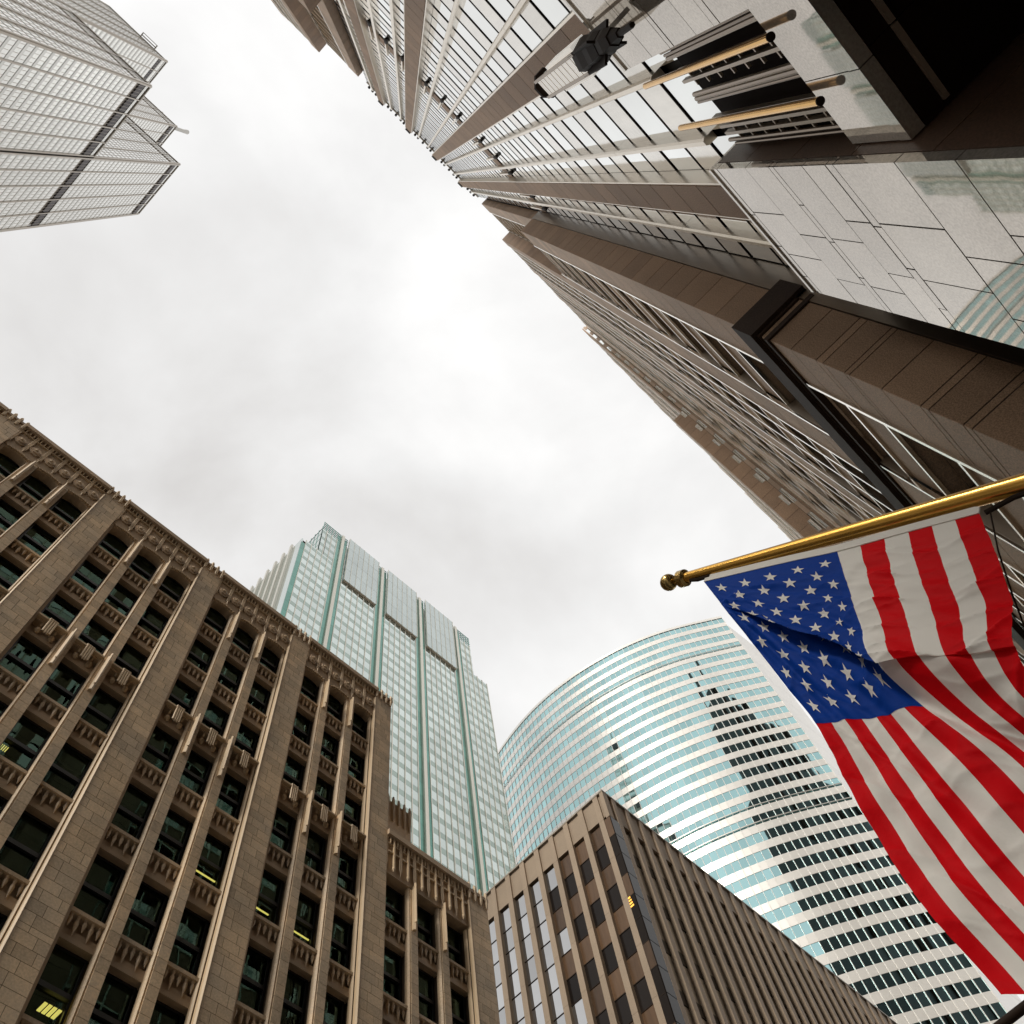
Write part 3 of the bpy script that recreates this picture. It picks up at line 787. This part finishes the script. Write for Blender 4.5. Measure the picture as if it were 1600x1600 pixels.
# ================================================================== green glass tower
G = thing('green_glass_tower', 'pale green glass tower with cream vertical fins rising behind the terracotta building', 'tower', (52, 75, 0))
YGR = 60.0
gx0, gx1 = 28.6, 76.7
body = MB(); body.box(gx0 + 0.3, gx1 - 0.3, YGR + 0.3, YGR + 34, 0, 162.0); body.box(32.6, 73.2, YGR + 0.35, YGR + 32, 162.0, 173.5)
body.build('tower_core', M_joint, G)
strips = [37.2, 47.9, 58.3, 68.7]              # cream fin flanked by deep green glass
gp, gs, gd, gf = [], [], [], MB()
bayx = []
lim = [gx0 + 0.9] + sum(([s - 1.25, s + 1.25] for s in strips), []) + [gx1]
for i in range(0, len(lim), 2): bayx.append((lim[i], lim[i + 1]))
GF = 3.12
def facade_front(zlo, zhi, xa, xb):
    z = zlo
    while z < zhi - 0.5:
        zt = min(z + GF, zhi)
        for (a, b) in bayx:
            a, b = max(a, xa), min(b, xb)
            if b - a < 0.5: continue
            n = max(1, round((b - a) / 1.36)); w = (b - a) / n
            for q in range(n):
                gp.append((a + q * w + 0.05, a + (q + 1) * w - 0.05, YGR + 0.02, YGR + 0.1, z + 1.18, zt - 0.02))
                gs.append((a + q * w + 0.05, a + (q + 1) * w - 0.05, YGR + 0.02, YGR + 0.1, z + 0.02, min(z + 1.15, zt)))
        z = zt
facade_front(20, 162.2, gx0, gx1); facade_front(162.2, 173.6, 32.4, 73.1)
for (a, b) in bayx:
    n = max(1, round((b - a) / 1.36)); w = (b - a) / n
    top = 162.3 if b < 30 or a > 75 else 173.6
    for q in range(n + 1):
        x = a + q * w; t_ = top if 32.4 < x < 73.1 else 162.3
        gf.box(x - 0.07, x + 0.07, YGR - 0.10, YGR + 0.08, 20, t_)
gf.build('cream_mullions', M_gfin, G, kind='stuff')
for s in strips:
    MB().box(s - 0.33, s + 0.33, YGR - 0.35, YGR + 0.2, 20, 177.0).build('cream_fin', M_gfin, G)
    z = 20.0
    while z < 174:
        gd.append((s - 1.15, s - 0.36, YGR + 0.0, YGR + 0.1, z, z + GF - 0.04)); gd.append((s + 0.36, s + 1.15, YGR + 0.0, YGR + 0.1, z, z + GF - 0.04)); z += GF
gd += [(gx0, gx0 + 0.85, YGR - 0.02, YGR + 0.1, 20 + GF * k, 20 + GF * (k + 1) - 0.03) for k in range(45)]
pieces('window_pane', gp, M_ggl, G, 300, 8, 'window_panes')
pieces('spandrel_pane', gs, M_gsp, G, 300, 8, 'spandrel_panes')
pieces('green_strip_pane', gd, M_gdk, G, 160, 8, 'green_strip_panes')
# side facing left: narrow glass with closely set cream fins
sd = MB(); sd.box(gx0 - 0.02, gx0 + 0.29, YGR + 0.12, YGR + 34, 20, 162.2); sd.build('side_glass', M_ggl, G)
for k in range(1, 15):
    y = YGR + 0.4 + k * 2.3
    MB().box(gx0 - 0.45, gx0 - 0.03, y, y + 0.55, 20, 162.4 + 0.8).build('side_fin', M_gfin, G)
    MB().box(gx0 - 0.12, gx0 - 0.03, y + 0.56, y + 1.0, 20, 162.3).build('side_strip', M_sgr, G)
# projecting grey screens at the top, each with a soffit
for (a, b) in ((38.7, 46.6), (49.2, 57.1), (59.7, 67.6)):
    zz0, zz1 = 157.4, 177.6
    n = 6; w = (b - a) / n
    for q in range(n):
        for k in range(4):
            MB().box(a + q * w + 0.03, a + (q + 1) * w - 0.03, YGR - 0.50, YGR - 0.42, zz0 + k * (zz1 - zz0) / 4 + 0.03, zz0 + (k + 1) * (zz1 - zz0) / 4 - 0.03).build('screen_panel', M_ggrey, G)
    MB().box(a + 0.02, b - 0.02, YGR - 0.41, YGR - 0.05, zz0 + 0.1, zz1 - 0.1).build('screen_back', M_ggrey, G)
    fn = MB()
    for q in range(n + 1): fn.box(a + q * w - 0.04, a + q * w + 0.04, YGR - 0.58, YGR - 0.41, zz0, zz1)
    fn.build('screen_mullions', M_gfin, G)
    for q in range(n): MB().box(a + q * w + 0.03, a + (q + 1) * w - 0.03, YGR - 0.41, YGR + 0.0, zz0 - 0.12, zz0 + 0.08).build('soffit_panel', M_gsof, G)
# open green lattice at the very top
for (a, b) in ((32.4, 36.8), (37.6, 38.6), (46.7, 47.5), (48.3, 49.1), (57.2, 57.9), (58.7, 59.6), (67.7, 68.3), (69.1, 73.1)):
    la = MB()
    for k in range(5): la.box(a, b, YGR, YGR + 0.12, 173.7 + k * 0.85, 173.86 + k * 0.85)
    x = a
    while x <= b: la.box(x - 0.06, x + 0.06, YGR - 0.03, YGR + 0.1, 173.6, 177.3); x += 0.72
    la.build('roof_lattice', M_gdk, G)
MB().box(32.42, 32.58, YGR + 0.3, YGR + 30, 162.1, 173.5).build('upper_side_glass', M_ggl, G)
la = MB(); y = YGR + 0.3
while y < YGR + 14: la.box(32.36, 32.5, y, y + 0.14, 162.3, 175.5); y += 1.2
for k in range(5): la.box(32.4, 32.52, YGR + 0.2, YGR + 14, 163 + k * 2.9, 163.2 + k * 2.9)
la.build('roof_lattice', M_gdk, G)

# ================================================================== curved glass tower
Cc = thing('curved_glass_tower', 'curved glass tower with white bands and teal windows bulging beside the flag', 'tower', (140, 60, 0))
PLAN = [(113.6, 97.0), (110.9, 86.2), (109.1, 76.0), (108.75, 66.2), (109.9, 56.1), (112.2, 46.8), (114.6, 40.3), (117.3, 34.6), (120.6, 29.1), (124.1, 23.9), (126.1, 21.0)]
def smooth_plan(n):
    # Catmull-Rom through the plan points, resampled evenly
    P_ = [Vector(p) for p in PLAN]; P_ = [2 * P_[0] - P_[1]] + P_ + [2 * P_[-1] - P_[-2]]
    fine = []
    for i in range(1, len(P_) - 2):
        for q in range(20):
            t = q / 20
            a, b, c, e = P_[i - 1:i + 3]
            fine.append(0.5 * ((2 * b) + (-a + c) * t + (2 * a - 5 * b + 4 * c - e) * t * t + (-a + 3 * b - 3 * c + e) * t ** 3))
    fine.append(P_[-2])
    ln = [0]
    for a, b in zip(fine, fine[1:]): ln.append(ln[-1] + (b - a).length)
    out = []; j = 0
    for k in range(n + 1):
        s_ = ln[-1] * k / n
        while j < len(ln) - 2 and ln[j + 1] < s_: j += 1
        t = (s_ - ln[j]) / max(1e-6, ln[j + 1] - ln[j]); out.append(fine[j].lerp(fine[j + 1], min(1, t)))
    return out
NP = 58
PP = smooth_plan(NP)
def off(i, d_):
    a = PP[max(0, i - 1)]; b = PP[min(NP, i + 1)]; t = (b - a).normalized(); nrm = Vector((t.y, -t.x))   # inward (+x) side
    if nrm.x < 0: nrm = -nrm
    return PP[i] + nrm * d_
ZC, CF = 200.0, 4.07
core = MB(); poly = [tuple(off(i, 0.6)) for i in range(NP + 1)] + [(137.0, 22.2), (150, 60), (130, 98)]
core.prism(poly[::-1] if False else poly, 0, ZC - 2.0)
core.build('tower_core', M_joint, Cc)
gl, wh, ml = [], [], MB()
nfl = 40
for k in range(nfl):
    zt = ZC - 1.0 - k * CF; zg0 = zt - 2.25; zb = zt - CF
    if k in (3,): pass
    for i in range(NP):
        a0, a1 = off(i, 0.05), off(i + 1, 0.05); b0, b1 = off(i, 0.25), off(i + 1, 0.25)
        q0, q1 = a0.lerp(a1, 0.03), a0.lerp(a1, 0.97)
        gl.append(('prism', [tuple(q0), tuple(q1), tuple(b1), tuple(b0)][::-1], zg0, zt))
        if i % 2 == 0:
            j = min(i + 2, NP); o0, o1, om = off(i, 0.0), off(j, 0.0), off(i + 1, 0.0); c0, c1 = off(i, 0.3), off(j, 0.3)
            o0 = o0.lerp(om, 0.012)
            wh.append(('prism', [tuple(o0), tuple(om), tuple(o1), tuple(c1), tuple(c0)][::-1], zb + 0.01, zg0 - 0.01))
for i in range(NP + 1):
    a = off(i, -0.07); b = off(i, 0.2); t = (PP[min(NP, i + 1)] - PP[max(0, i - 1)]).normalized() * 0.05
    ml.prism([tuple(a - t), tuple(a + t), tuple(b + t), tuple(b - t)][::-1], ZC - 1 - nfl * CF, ZC - 1.0)
pieces('window_pane', gl, M_cgl, Cc, 300, 8, 'window_panes')
pieces('spandrel_panel', wh, M_cwh, Cc, 300, 8, 'spandrel_panels')
ml.build('mullions', M_cml, Cc, kind='stuff')
pr_ = MB()
for i in range(NP):
    o0, o1, c0, c1 = off(i, -0.1), off(i + 1, -0.1), off(i, 0.5), off(i + 1, 0.5)
    pr_.prism([tuple(o0), tuple(o1), tuple(c1), tuple(c0)][::-1], ZC - 0.99, ZC)
pr_.build('parapet', M_cwh, Cc)
for k in (3, 16, 17):                           # thin maintenance rails
    rl_ = MB(); zz = ZC - 1.0 - k * CF - 1.9
    for i in range(NP):
        o0, o1, c0, c1 = off(i, -0.16), off(i + 1, -0.16), off(i, -0.08), off(i + 1, -0.08)
        rl_.prism([tuple(o0), tuple(o1), tuple(c1), tuple(c0)][::-1], zz, zz + 0.22)
    rl_.build('facade_rail', M_sgr, Cc)
# white end wall
ew = []
e0, e1 = Vector((126.25, 21.05)), Vector((137.5, 20.2))
for q in range(3):
    a, b = e0.lerp(e1, q / 3), e0.lerp(e1, (q + 1) / 3)
    for k in range(25):
        z1 = 196.0 - 8.14 * k; z0 = z1 - 8.14
        if z0 < 0: break
        ew.append(('prism', [(a.x + 0.02, a.y), (b.x - 0.02, b.y), (b.x - 0.02, b.y + 0.5), (a.x + 0.02, a.y + 0.5)], z0 + 0.03, z1 - 0.03))
pieces('end_wall_panel', ew, M_cwh, Cc, 60, 9, 'end_wall_panels')

# ================================================================== stepped skyscraper (upper left)
K = thing('stepped_skyscraper', 'pale stepped skyscraper of square tubes with black louver bands at the upper left', 'tower', (-85, 55, 0))
TU = 23.6
tubes = [(-61.2, 52.6, 360.0, True), (-61.2, 28.6, 263.5, True), (-84.2, 28.9, 358.0, True), (-84.4, 52.5, 436.0, True)]
for ti, (xf, y0, zt, vis) in enumerate(tubes):
    x0, x1, y1 = xf - TU, xf, y0 + TU
    zlo = 120.0
    MB().box(x0 + 0.4, x1 - 0.4, y0 + 0.4, y1 - 0.4, 0, zt - 0.5).build('tube_core', M_scol, K)
    cw = MB(); fb = MB(); vl = MB(); lv = MB(); dkz = []
    dkz = [(zt - 8.5, zt - 4.0)] + ([(259.0, 263.0)] if ti in (0,) else [])
    if ti == 2: dkz = [(348.5, 352.0)]
    z = zlo
    while z < zt - 0.5:
        z2 = min(z + 4.0, zt - 0.3)
        if not any(a - 2 < z + 2 < b + 2 for a, b in dkz):
            for q in range(5):
                ya, yb = y0 + q * TU / 5, y0 + (q + 1) * TU / 5
                cw.box(x1 - 0.4, x1 - 0.1, ya + 0.1, yb - 0.1, z + 1.35, z2); fb.box(x1 - 0.4, x1 - 0.04, ya + 0.1, yb - 0.1, z, z + 1.30)
                xa, xb = x0 + q * TU / 5, x0 + (q + 1) * TU / 5
                cw.box(xa + 0.1, xb - 0.1, y0 + 0.1, y0 + 0.4, z + 0.5, z2); fb.box(xa + 0.1, xb - 0.1, y0 + 0.04, y0 + 0.4, z, z + 0.45)
        z += 4.0
    for a, b in dkz:
        for q in range(5):
            MB().box(x1 - 0.4, x1 - 0.08, y0 + q * TU / 5 + 0.35, y0 + (q + 1) * TU / 5 - 0.35, a, b).build('louver_band', M_slv, K)
        MB().box(x0 + 0.2, x1 - 0.2, y0 + 0.12, y0 + 0.4, a, b).build('louver_band', M_sgr, K)
    for q in range(6):
        w = 0.75 if q in (0, 5) else 0.32
        yy = y0 + q * TU / 5; vl.box(x1 - 0.3, x1 + 0.12, yy - w / 2, yy + w / 2, zlo, zt)
        xx = x0 + q * TU / 5; vl.box(xx - w / 2, xx + w / 2, y0 - 0.12, y0 + 0.3, zlo, zt)
    for q in range(25):
        yy = y0 + q * TU / 25; vl.box(x1 - 0.2, x1 - 0.06, yy - 0.03, yy + 0.03, zlo, zt - 0.6)
        xx = x0 + q * TU / 25; vl.box(xx - 0.06, xx + 0.06, y0 + 0.04, y0 + 0.2, zlo, zt - 0.6)
    cw.build('curtain_wall', M_swh, K, kind='stuff'); fb.build('floor_bands', M_sfl, K, kind='stuff'); vl.build('steel_columns', M_scol, K, kind='stuff')
    MB().box(x0 - 0.1, x1 + 0.14, y0 - 0.14, y1 + 0.1, zt - 0.28, zt + 0.5).build('roof_edge', M_sbr, K)
MB().tube([(-84.9, 53.8, 436.6), (-82.6, 52.9, 443), (-82.0, 52.5, 447)], [0.8, 0.8, 1.0], 8).build('roof_antenna', M_sgr, K, True)
for x_, y_, z_ in ((-105.0, 71.0, 520.0), (-105.5, 60.0, 500.0)):
    MB().tube([(x_, y_, 436.0), (x_, y_, 462.0), (x_, y_, 463.0), (x_, y_, z_)], [1.6, 1.5, 0.7, 0.4], 8).build('roof_mast', M_sgr, K, True)
mr = MB()
mr.box(-95.5, -89.5, 28.1, 28.4, 358.7, 359.2); mr.box(-95.5, -89.5, 27.3, 27.5, 359.0, 359.3)
for q in range(2): mr.box(-95.4 + q * 5.6, -95.1 + q * 5.6, 27.3, 28.9, 358.4, 358.7)
mr.build('roof_rig', M_sbr, K)

# ================================================================== tower behind the granite one
Dk = thing('setback_tower', 'dark stepped tower that shows only as a reflection in the curved glass', 'tower', (42, -52, 0))
M_dkt = mat('dark_stone', (0.022, 0.018, 0.016), 0.6, var=0.2, mott=(0.05, 0.2))
for x0, x1, y0, y1, z0, z1 in ((22, 70, -92, -28, 0, 195), (26, 66, -88, -32, 195, 252), (31, 60, -80, -37, 252, 294), (36, 54, -72, -43, 294, 308)):
    MB().box(x0, x1, y0, y1, z0, z1).build('tier', M_dkt, Dk)
    for k in range(5):
        y = y0 + (y1 - y0) * (k + 0.5) / 5
        MB().box(x1, x1 + 0.6, y - 0.9, y + 0.9, z0, z1 + 2).build('pilaster', M_soffit, Dk)
for x, y in ((38, -70), (52, -70), (38, -45), (52, -45)):
    MB().tube([(x, y, 306), (x, y, 322), (x, y, 345)], [1.2, 0.9, 0.15], 8).build('spire', M_dkt, Dk)

# ================================================================== flagpole and flag
FP = thing('flagpole', 'brass flagpole with ball finial slanting out from the granite tower over the street', 'flagpole', (5.0, -4.98, 5.0))
tip = Vector((4.97, 0.86, 10.43)); pd = Vector((0, 0.742, 0.670)).normalized()
tip = Vector((5.0, 0.885, 10.60))
root = Vector((5.0, -4.95, 4.90))
M_pole = mat('gilded_pole', (0.70, 0.40, 0.085), 0.24, metal=0.85, mott=(3, 0.10), streak=(6, 0.06))
M_ball = mat('dull_brass', (0.42, 0.29, 0.11), 0.22, metal=0.95, mott=(8, 0.2))
n = 24
MB().tube([root.lerp(tip, k / n) for k in range(n + 1)], [0.116 - 0.056 * k / n for k in range(n + 1)], 20).build('pole', M_pole, FP, True)
dr_ = (tip - root).normalized()
MB().tube([tip - dr_ * 0.005, tip + dr_ * 0.02, tip + dr_ * 0.10, tip + dr_ * 0.13], [0.07, 0.098, 0.098, 0.07], 20).build('truck_collar', M_ball, FP, True)
MB().tube([tip + dr_ * 0.13, tip + dr_ * 0.22], 0.016, 8).build('finial_stem', M_ball, FP)
bl = MB(); cb_ = tip + dr_ * 0.285
bl.lathe(0, 0, [(0.098 * math.sin(math.pi * k / 14) + 0.0005, -0.098 * math.cos(math.pi * k / 14)) for k in range(15)], 24)
bl.build('ball_finial', M_ball, FP, True, loc=tuple(cb_))
MB().box(4.83, 5.23, -4.99, -4.93, 4.75, 5.5).build('wall_bracket', M_dark, FP)
MB().tube([root - dr_ * 0.02, root + dr_ * 0.55], 0.15, 16).build('socket', M_bronze, FP, True)
hal = [(5.0, -1.44, 8.06), (5.01, -1.2, 7.65), (5.02, -0.98, 7.2), (5.02, -0.78, 6.75), (5.02, -0.7, 6.2), (5.02, -0.9, 5.6), (5.02, -1.8, 4.6), (5.03, -4.9, 3.6)]
MB().tube(hal, 0.007, 6).build('halyard', M_dark, FP)
hal = [(tip - dr_ * 0.04) + Vector((0, 0.02, -0.10)), Vector((4.99, 0.72, 10.22))]
MB().tube([tip - dr_ * 0.02 + Vector((0, 0, -0.08)), tip - dr_ * 0.12 + Vector((0, 0, -0.12)), tip - dr_ * 0.30 + Vector((0, 0, -0.11))], 0.022, 6).build('snap_hook', M_dark, FP)
MB().tube([(5.0, -1.40, 8.07), (5.0, -1.62, 7.98), (5.0, -2.1, 7.62)], 0.024, 6).build('snap_hook', M_dark, FP)

FL = thing('flag', 'striped flag, red and white, with white stars on blue, hanging from the pole', 'flag', (5.0, 0.0, 8.0))
US = [0, 3 / 13, 5 / 13, 7 / 13, 10 / 13, 1.0]
VS = [0, .15, .30, .42, .52, .68, .84, 1.0]
YY = [[.76, .75, .74, .73, .72, .80, .86, .80],
      [.27, .33, .39, .43, .43, .48, .52, .48],
      [-.07, .01, .11, .20, .24, .27, .30, .28],
      [-.40, -.24, -.08, .05, .03, -.04, .00, .04],
      [-.92, -.70, -.50, -.33, -.28, -.32, -.28, -.24],
      [-1.37, -1.16, -.92, -.68, -.56, -.58, -.54, -.50]]
ZZ = [[10.27, 9.50, 8.70, 8.05, 7.51, 6.78, 5.85, 5.02],
      [9.76, 9.06, 8.36, 7.80, 7.33, 6.55, 5.65, 4.82],
      [9.40, 8.76, 8.12, 7.60, 7.18, 6.42, 5.52, 4.70],
      [9.04, 8.50, 7.95, 7.50, 7.04, 6.28, 5.42, 4.58],
      [8.55, 8.00, 7.42, 6.95, 6.62, 5.95, 5.15, 4.30],
      [8.11, 7.58, 7.06, 6.66, 6.34, 5.75, 5.00, 4.12]]
DX = [[0, 0, .02, .03, .02, -.02, -.06, -.02],
      [0, -.03, -.03, .02, .06, .06, .02, .04],
      [0, -.05, -.07, -.03, .06, .08, .08, .08],
      [0, -.06, -.12, -.12, .06, .12, .12, .12],
      [0, -.05, -.10, -.16, .02, .14, .15, .16],
      [0, -.03, -.05, -.12, .00, .14, .16, .18]]
def cr1(xs_, ys, x):
    i = 0
    while i < len(xs_) - 2 and x > xs_[i + 1]: i += 1
    x0, x1 = xs_[i], xs_[i + 1]; t = (x - x0) / (x1 - x0)
    m0 = (ys[i + 1] - ys[i - 1]) / (xs_[i + 1] - xs_[i - 1]) if i > 0 else (ys[1] - ys[0]) / (xs_[1] - xs_[0])
    m1 = (ys[i + 2] - ys[i]) / (xs_[i + 2] - xs_[i]) if i < len(xs_) - 2 else (ys[-1] - ys[-2]) / (xs_[-1] - xs_[-2])
    h = x1 - x0; t2, t3 = t * t, t ** 3
    return (2 * t3 - 3 * t2 + 1) * ys[i] + (t3 - 2 * t2 + t) * h * m0 + (-2 * t3 + 3 * t2) * ys[i + 1] + (t3 - t2) * h * m1
VC = 0.58                                      # where the canton ends along the fly
def fold(u, t):
    """place along the drop, and depth, of the cloth at t: the upper cloth laps over the lower in one deep fold"""
    g = lambda q: 0.52 * q / VC if q < VC else 0.52 + 0.48 * (q - VC) / (1 - VC)
    ph = min(1.0, u / 0.22); ph = ph * ph * (3 - 2 * ph)
    fd = max(0.0, min(1.0, (u - 0.50) / 0.20)); ph *= 1 - 0.92 * fd * fd * (3 - 2 * fd)   # opens out into one soft bend beyond the canton
    tc = 0.13 + 0.34 * min(1.0, u / 0.54); w = 0.045
    gc = g(tc); lo = gc + 0.030 * ph; hi = lo - 0.062 * ph
    tm = VC if u < 0.545 else VC + 0.14 * min(1.0, (u - 0.545) * 8)
    tm = max(tm, tc + w + 0.04)
    if t <= tc: return g(t) * lo / gc, -0.10 * ph * max(0.0, 1 - (tc - t) / 0.16) ** 2
    if t <= tc + w: return lo + (hi - lo) * (t - tc) / w, ph * (-0.10 + 0.20 * (t - tc) / w)
    q = (t - tc - w) / (tm - tc - w)
    return (hi + (g(tm) - hi) * q if t <= tm else g(t)), ph * 0.10 * max(0.0, 1 - 0.45 * q)
def surf(u, t):
    v, x = fold(u, t)
    st = 1.0 if t > 0.15 + 0.34 * min(1.0, u / 0.54) else 0.0
    f_ = lambda A: cr1(US, [cr1(VS, row, v) for row in A], u)
    y, z = f_(YY), f_(ZZ); x += f_(DX) * (0.7 + 0.5 * max(0.0, min(1.0, (u - 0.5) / 0.2))); v = t
    ang = math.atan2(v * 1.75, u + 0.06)
    amp = 0.017 * min(1, v * 6) * (0.45 + 0.9 * st * max(0.25, 1 - 1.2 * v))
    x += amp * (math.sin(26 * ang + 2.0 * v) + 0.6 * math.sin(47 * ang + 5 * v + 1.0) + 0.35 * math.sin(83 * ang - 3 * v))
    # small cross wrinkles under the heading and in the hanging part
    x += 0.011 * min(1, v * 10) * math.sin(64 * v + 9 * u + 2.2 * math.sin(11 * u)) * max(0, 1 - 1.6 * v) * (1 if u > 0.5 else 0.35)
    # sharp little creases running slantwise across the stripes
    for kk, (fr_, sl_, ph_) in enumerate(((17.0, 2.6, 0.4), (29.0, -3.5, 1.9), (43.0, 5.5, 0.9))):
        q = fr_ * v + sl_ * u + ph_ + 0.8 * math.sin(5 * u + 3 * v * (kk + 1)) + 0.5 * math.sin(13 * u + kk)
        x -= (0.030, 0.022, 0.012)[kk] * min(1, v * 12) * math.exp(-5.0 * abs(math.sin(q))) * (0.4 + 0.6 * math.sin(3.1 * u * (kk + 2) + 4 * v + kk) ** 2)
    if v > 0.5:
        w = min(1, (v - 0.5) * 5)
        x += w * (0.017 * math.sin(40 * v - 14 * u + 3 * math.sin(7 * u)) + 0.010 * math.sin(71 * v + 23 * u + 2 * math.sin(9 * v)))
    return Vector((5.0 + x, y, z))
def cloth(name, col, sheen=0.55):
    M = bpy.data.materials.new(name); M.use_nodes = True
    t = M.node_tree; t.nodes.clear(); n = t.nodes.new; l = t.links.new
    geo = n('ShaderNodeNewGeometry')
    no = n('ShaderNodeTexNoise'); no.inputs['Scale'].default_value = 9; no.inputs['Detail'].default_value = 4; l(geo.outputs['Position'], no.inputs['Vector'])
    wv = n('ShaderNodeTexNoise'); wv.inputs['Scale'].default_value = 420; wv.inputs['Detail'].default_value = 1; l(geo.outputs['Position'], wv.inputs['Vector'])
    bp = n('ShaderNodeBump'); bp.inputs['Strength'].default_value = 0.25; bp.inputs['Distance'].default_value = 0.03; l(no.outputs['Fac'], bp.inputs['Height'])
    bp2 = n('ShaderNodeBump'); bp2.inputs['Strength'].default_value = 0.25; bp2.inputs['Distance'].default_value = 0.003; l(wv.outputs['Fac'], bp2.inputs['Height']); l(bp.outputs[0], bp2.inputs['Normal'])
    p = n('ShaderNodeBsdfPrincipled'); p.inputs['Base Color'].default_value = (*col, 1); p.inputs['Roughness'].default_value = 0.62
    p.inputs['Specular IOR Level'].default_value = 0.08; l(bp2.outputs[0], p.inputs['Normal'])
    tr = n('ShaderNodeBsdfTranslucent'); tr.inputs[0].default_value = (*col, 1); l(bp2.outputs[0], tr.inputs['Normal'])
    mxs = n('ShaderNodeMixShader'); mxs.inputs[0].default_value = 0.22; l(p.outputs[0], mxs.inputs[1]); l(tr.outputs[0], mxs.inputs[2])
    o = n('ShaderNodeOutputMaterial'); l(mxs.outputs[0], o.inputs[0])
    return M
C_red, C_white, C_blue = cloth('red_cloth', (0.70, 0.002, 0.007)), cloth('white_cloth', (0.88, 0.85, 0.80)), cloth('blue_cloth', (0.003, 0.045, 0.31))
def sheet(u0, u1, v0, v1, nu, nv, dx=0.0):
    g = MB(); vs = []; fs = []
    for i in range(nu + 1):
        for j in range(nv + 1):
            p = surf(u0 + (u1 - u0) * i / nu, v0 + (v1 - v0) * j / nv); vs.append((p.x + dx, p.y, p.z))
    for i in range(nu):
        for j in range(nv):
            a = i * (nv + 1) + j; fs.append((a, a + 1, a + nv + 2, a + nv + 1))
    g.add(vs, fs); return g
for k in range(13):
    v0 = VC if k < 7 else 0.0
    e_ = 0.0
    sheet(k / 13, (k + 1) / 13, v0 - (0.004 if k < 7 else 0), 1.0, 10, 120 if k < 7 else 260, 0.0).build('stripe', C_red if k % 2 == 0 else C_white, FL, True)
canton = sheet(0, 7 / 13, 0, VC, 64, 150, -0.003).build('canton', C_blue, FL, True)
hd = MB(); vs = []; fs = []                    # white heading along the pole
for i in range(61):
    u = i / 60; p = surf(u, 0)
    w_ = 0.085 if 0.01 < u < 0.99 else 0.07
    for s_, t_ in ((0.0, -0.010), (w_, -0.010), (w_, 0.006), (0.0, 0.008)): vs.append((5.0 + t_, p.y - 0.68 * s_, p.z + 0.74 * s_))
for i in range(60):
    for q in range(4):
        a = i * 4 + q; b = i * 4 + (q + 1) % 4; fs.append((a, b, b + 4, a + 4))
hd.add(vs, fs); hd.build('heading', C_white, FL)
def star(cu, cv, ru, rv):
    """five-pointed star laid on both sides of the cloth; subdivided so it follows the folds"""
    g = MB()
    for dx in (-0.0085, 0.004):
        pts = []
        for k in range(10):
            a = math.pi / 2 + k * math.pi / 5; q = 1.0 if k % 2 == 0 else 0.40
            pts.append((cu + ru * q * math.sin(a), cv - rv * q * math.cos(a)))
        vs = [surf(cu, cv)] + [surf(cu + (p[0] - cu) * 0.5, cv + (p[1] - cv) * 0.5) for p in pts] + [surf(*p) for p in pts]
        vs = [(p.x + dx, p.y, p.z) for p in vs]
        fs = []
        for k in range(10):
            j = (k + 1) % 10; fs += [(0, 1 + k, 1 + j), (1 + k, 11 + k, 11 + j, 1 + j)]
        g.add(vs, fs)
    return g
for row in range(9):
    nst = 6 if row % 2 == 0 else 5
    for q in range(nst):
        cu = (7 / 13) * (row + 1) / 10
        cv = VC * ((2 * q + 1) / 12 if nst == 6 else (2 * q + 2) / 12)
        star(cu, cv, 0.026, 0.0215).build('star', C_white, canton)

# ================================================================== street lamp arm in the corner
SLp = thing('street_lamp', 'dark street lamp arm poking into the lower right corner', 'street lamp', (6.66, 3.0, 0))
MB().tube([(6.66, 3.0, 0.012), (6.66, 3.0, 0.7), (6.66, 3.0, 0.75), (6.66, 3.0, 6.6)], [0.16, 0.14, 0.09, 0.06], 12).build('post', M_dark, SLp, True)
MB().tube([(6.66, 3.0, 5.88), (6.66, 2.2, 5.96), (6.66, 0.4, 5.98)], 0.035, 10).build('arm', M_dark, SLp, True)
MB().lathe(6.66, 0.35, [(0.05, 5.45), (0.17, 5.55), (0.20, 5.8), (0.08, 5.95), (0.03, 6.02)], 12).build('lamp_head', M_lant, SLp, True)
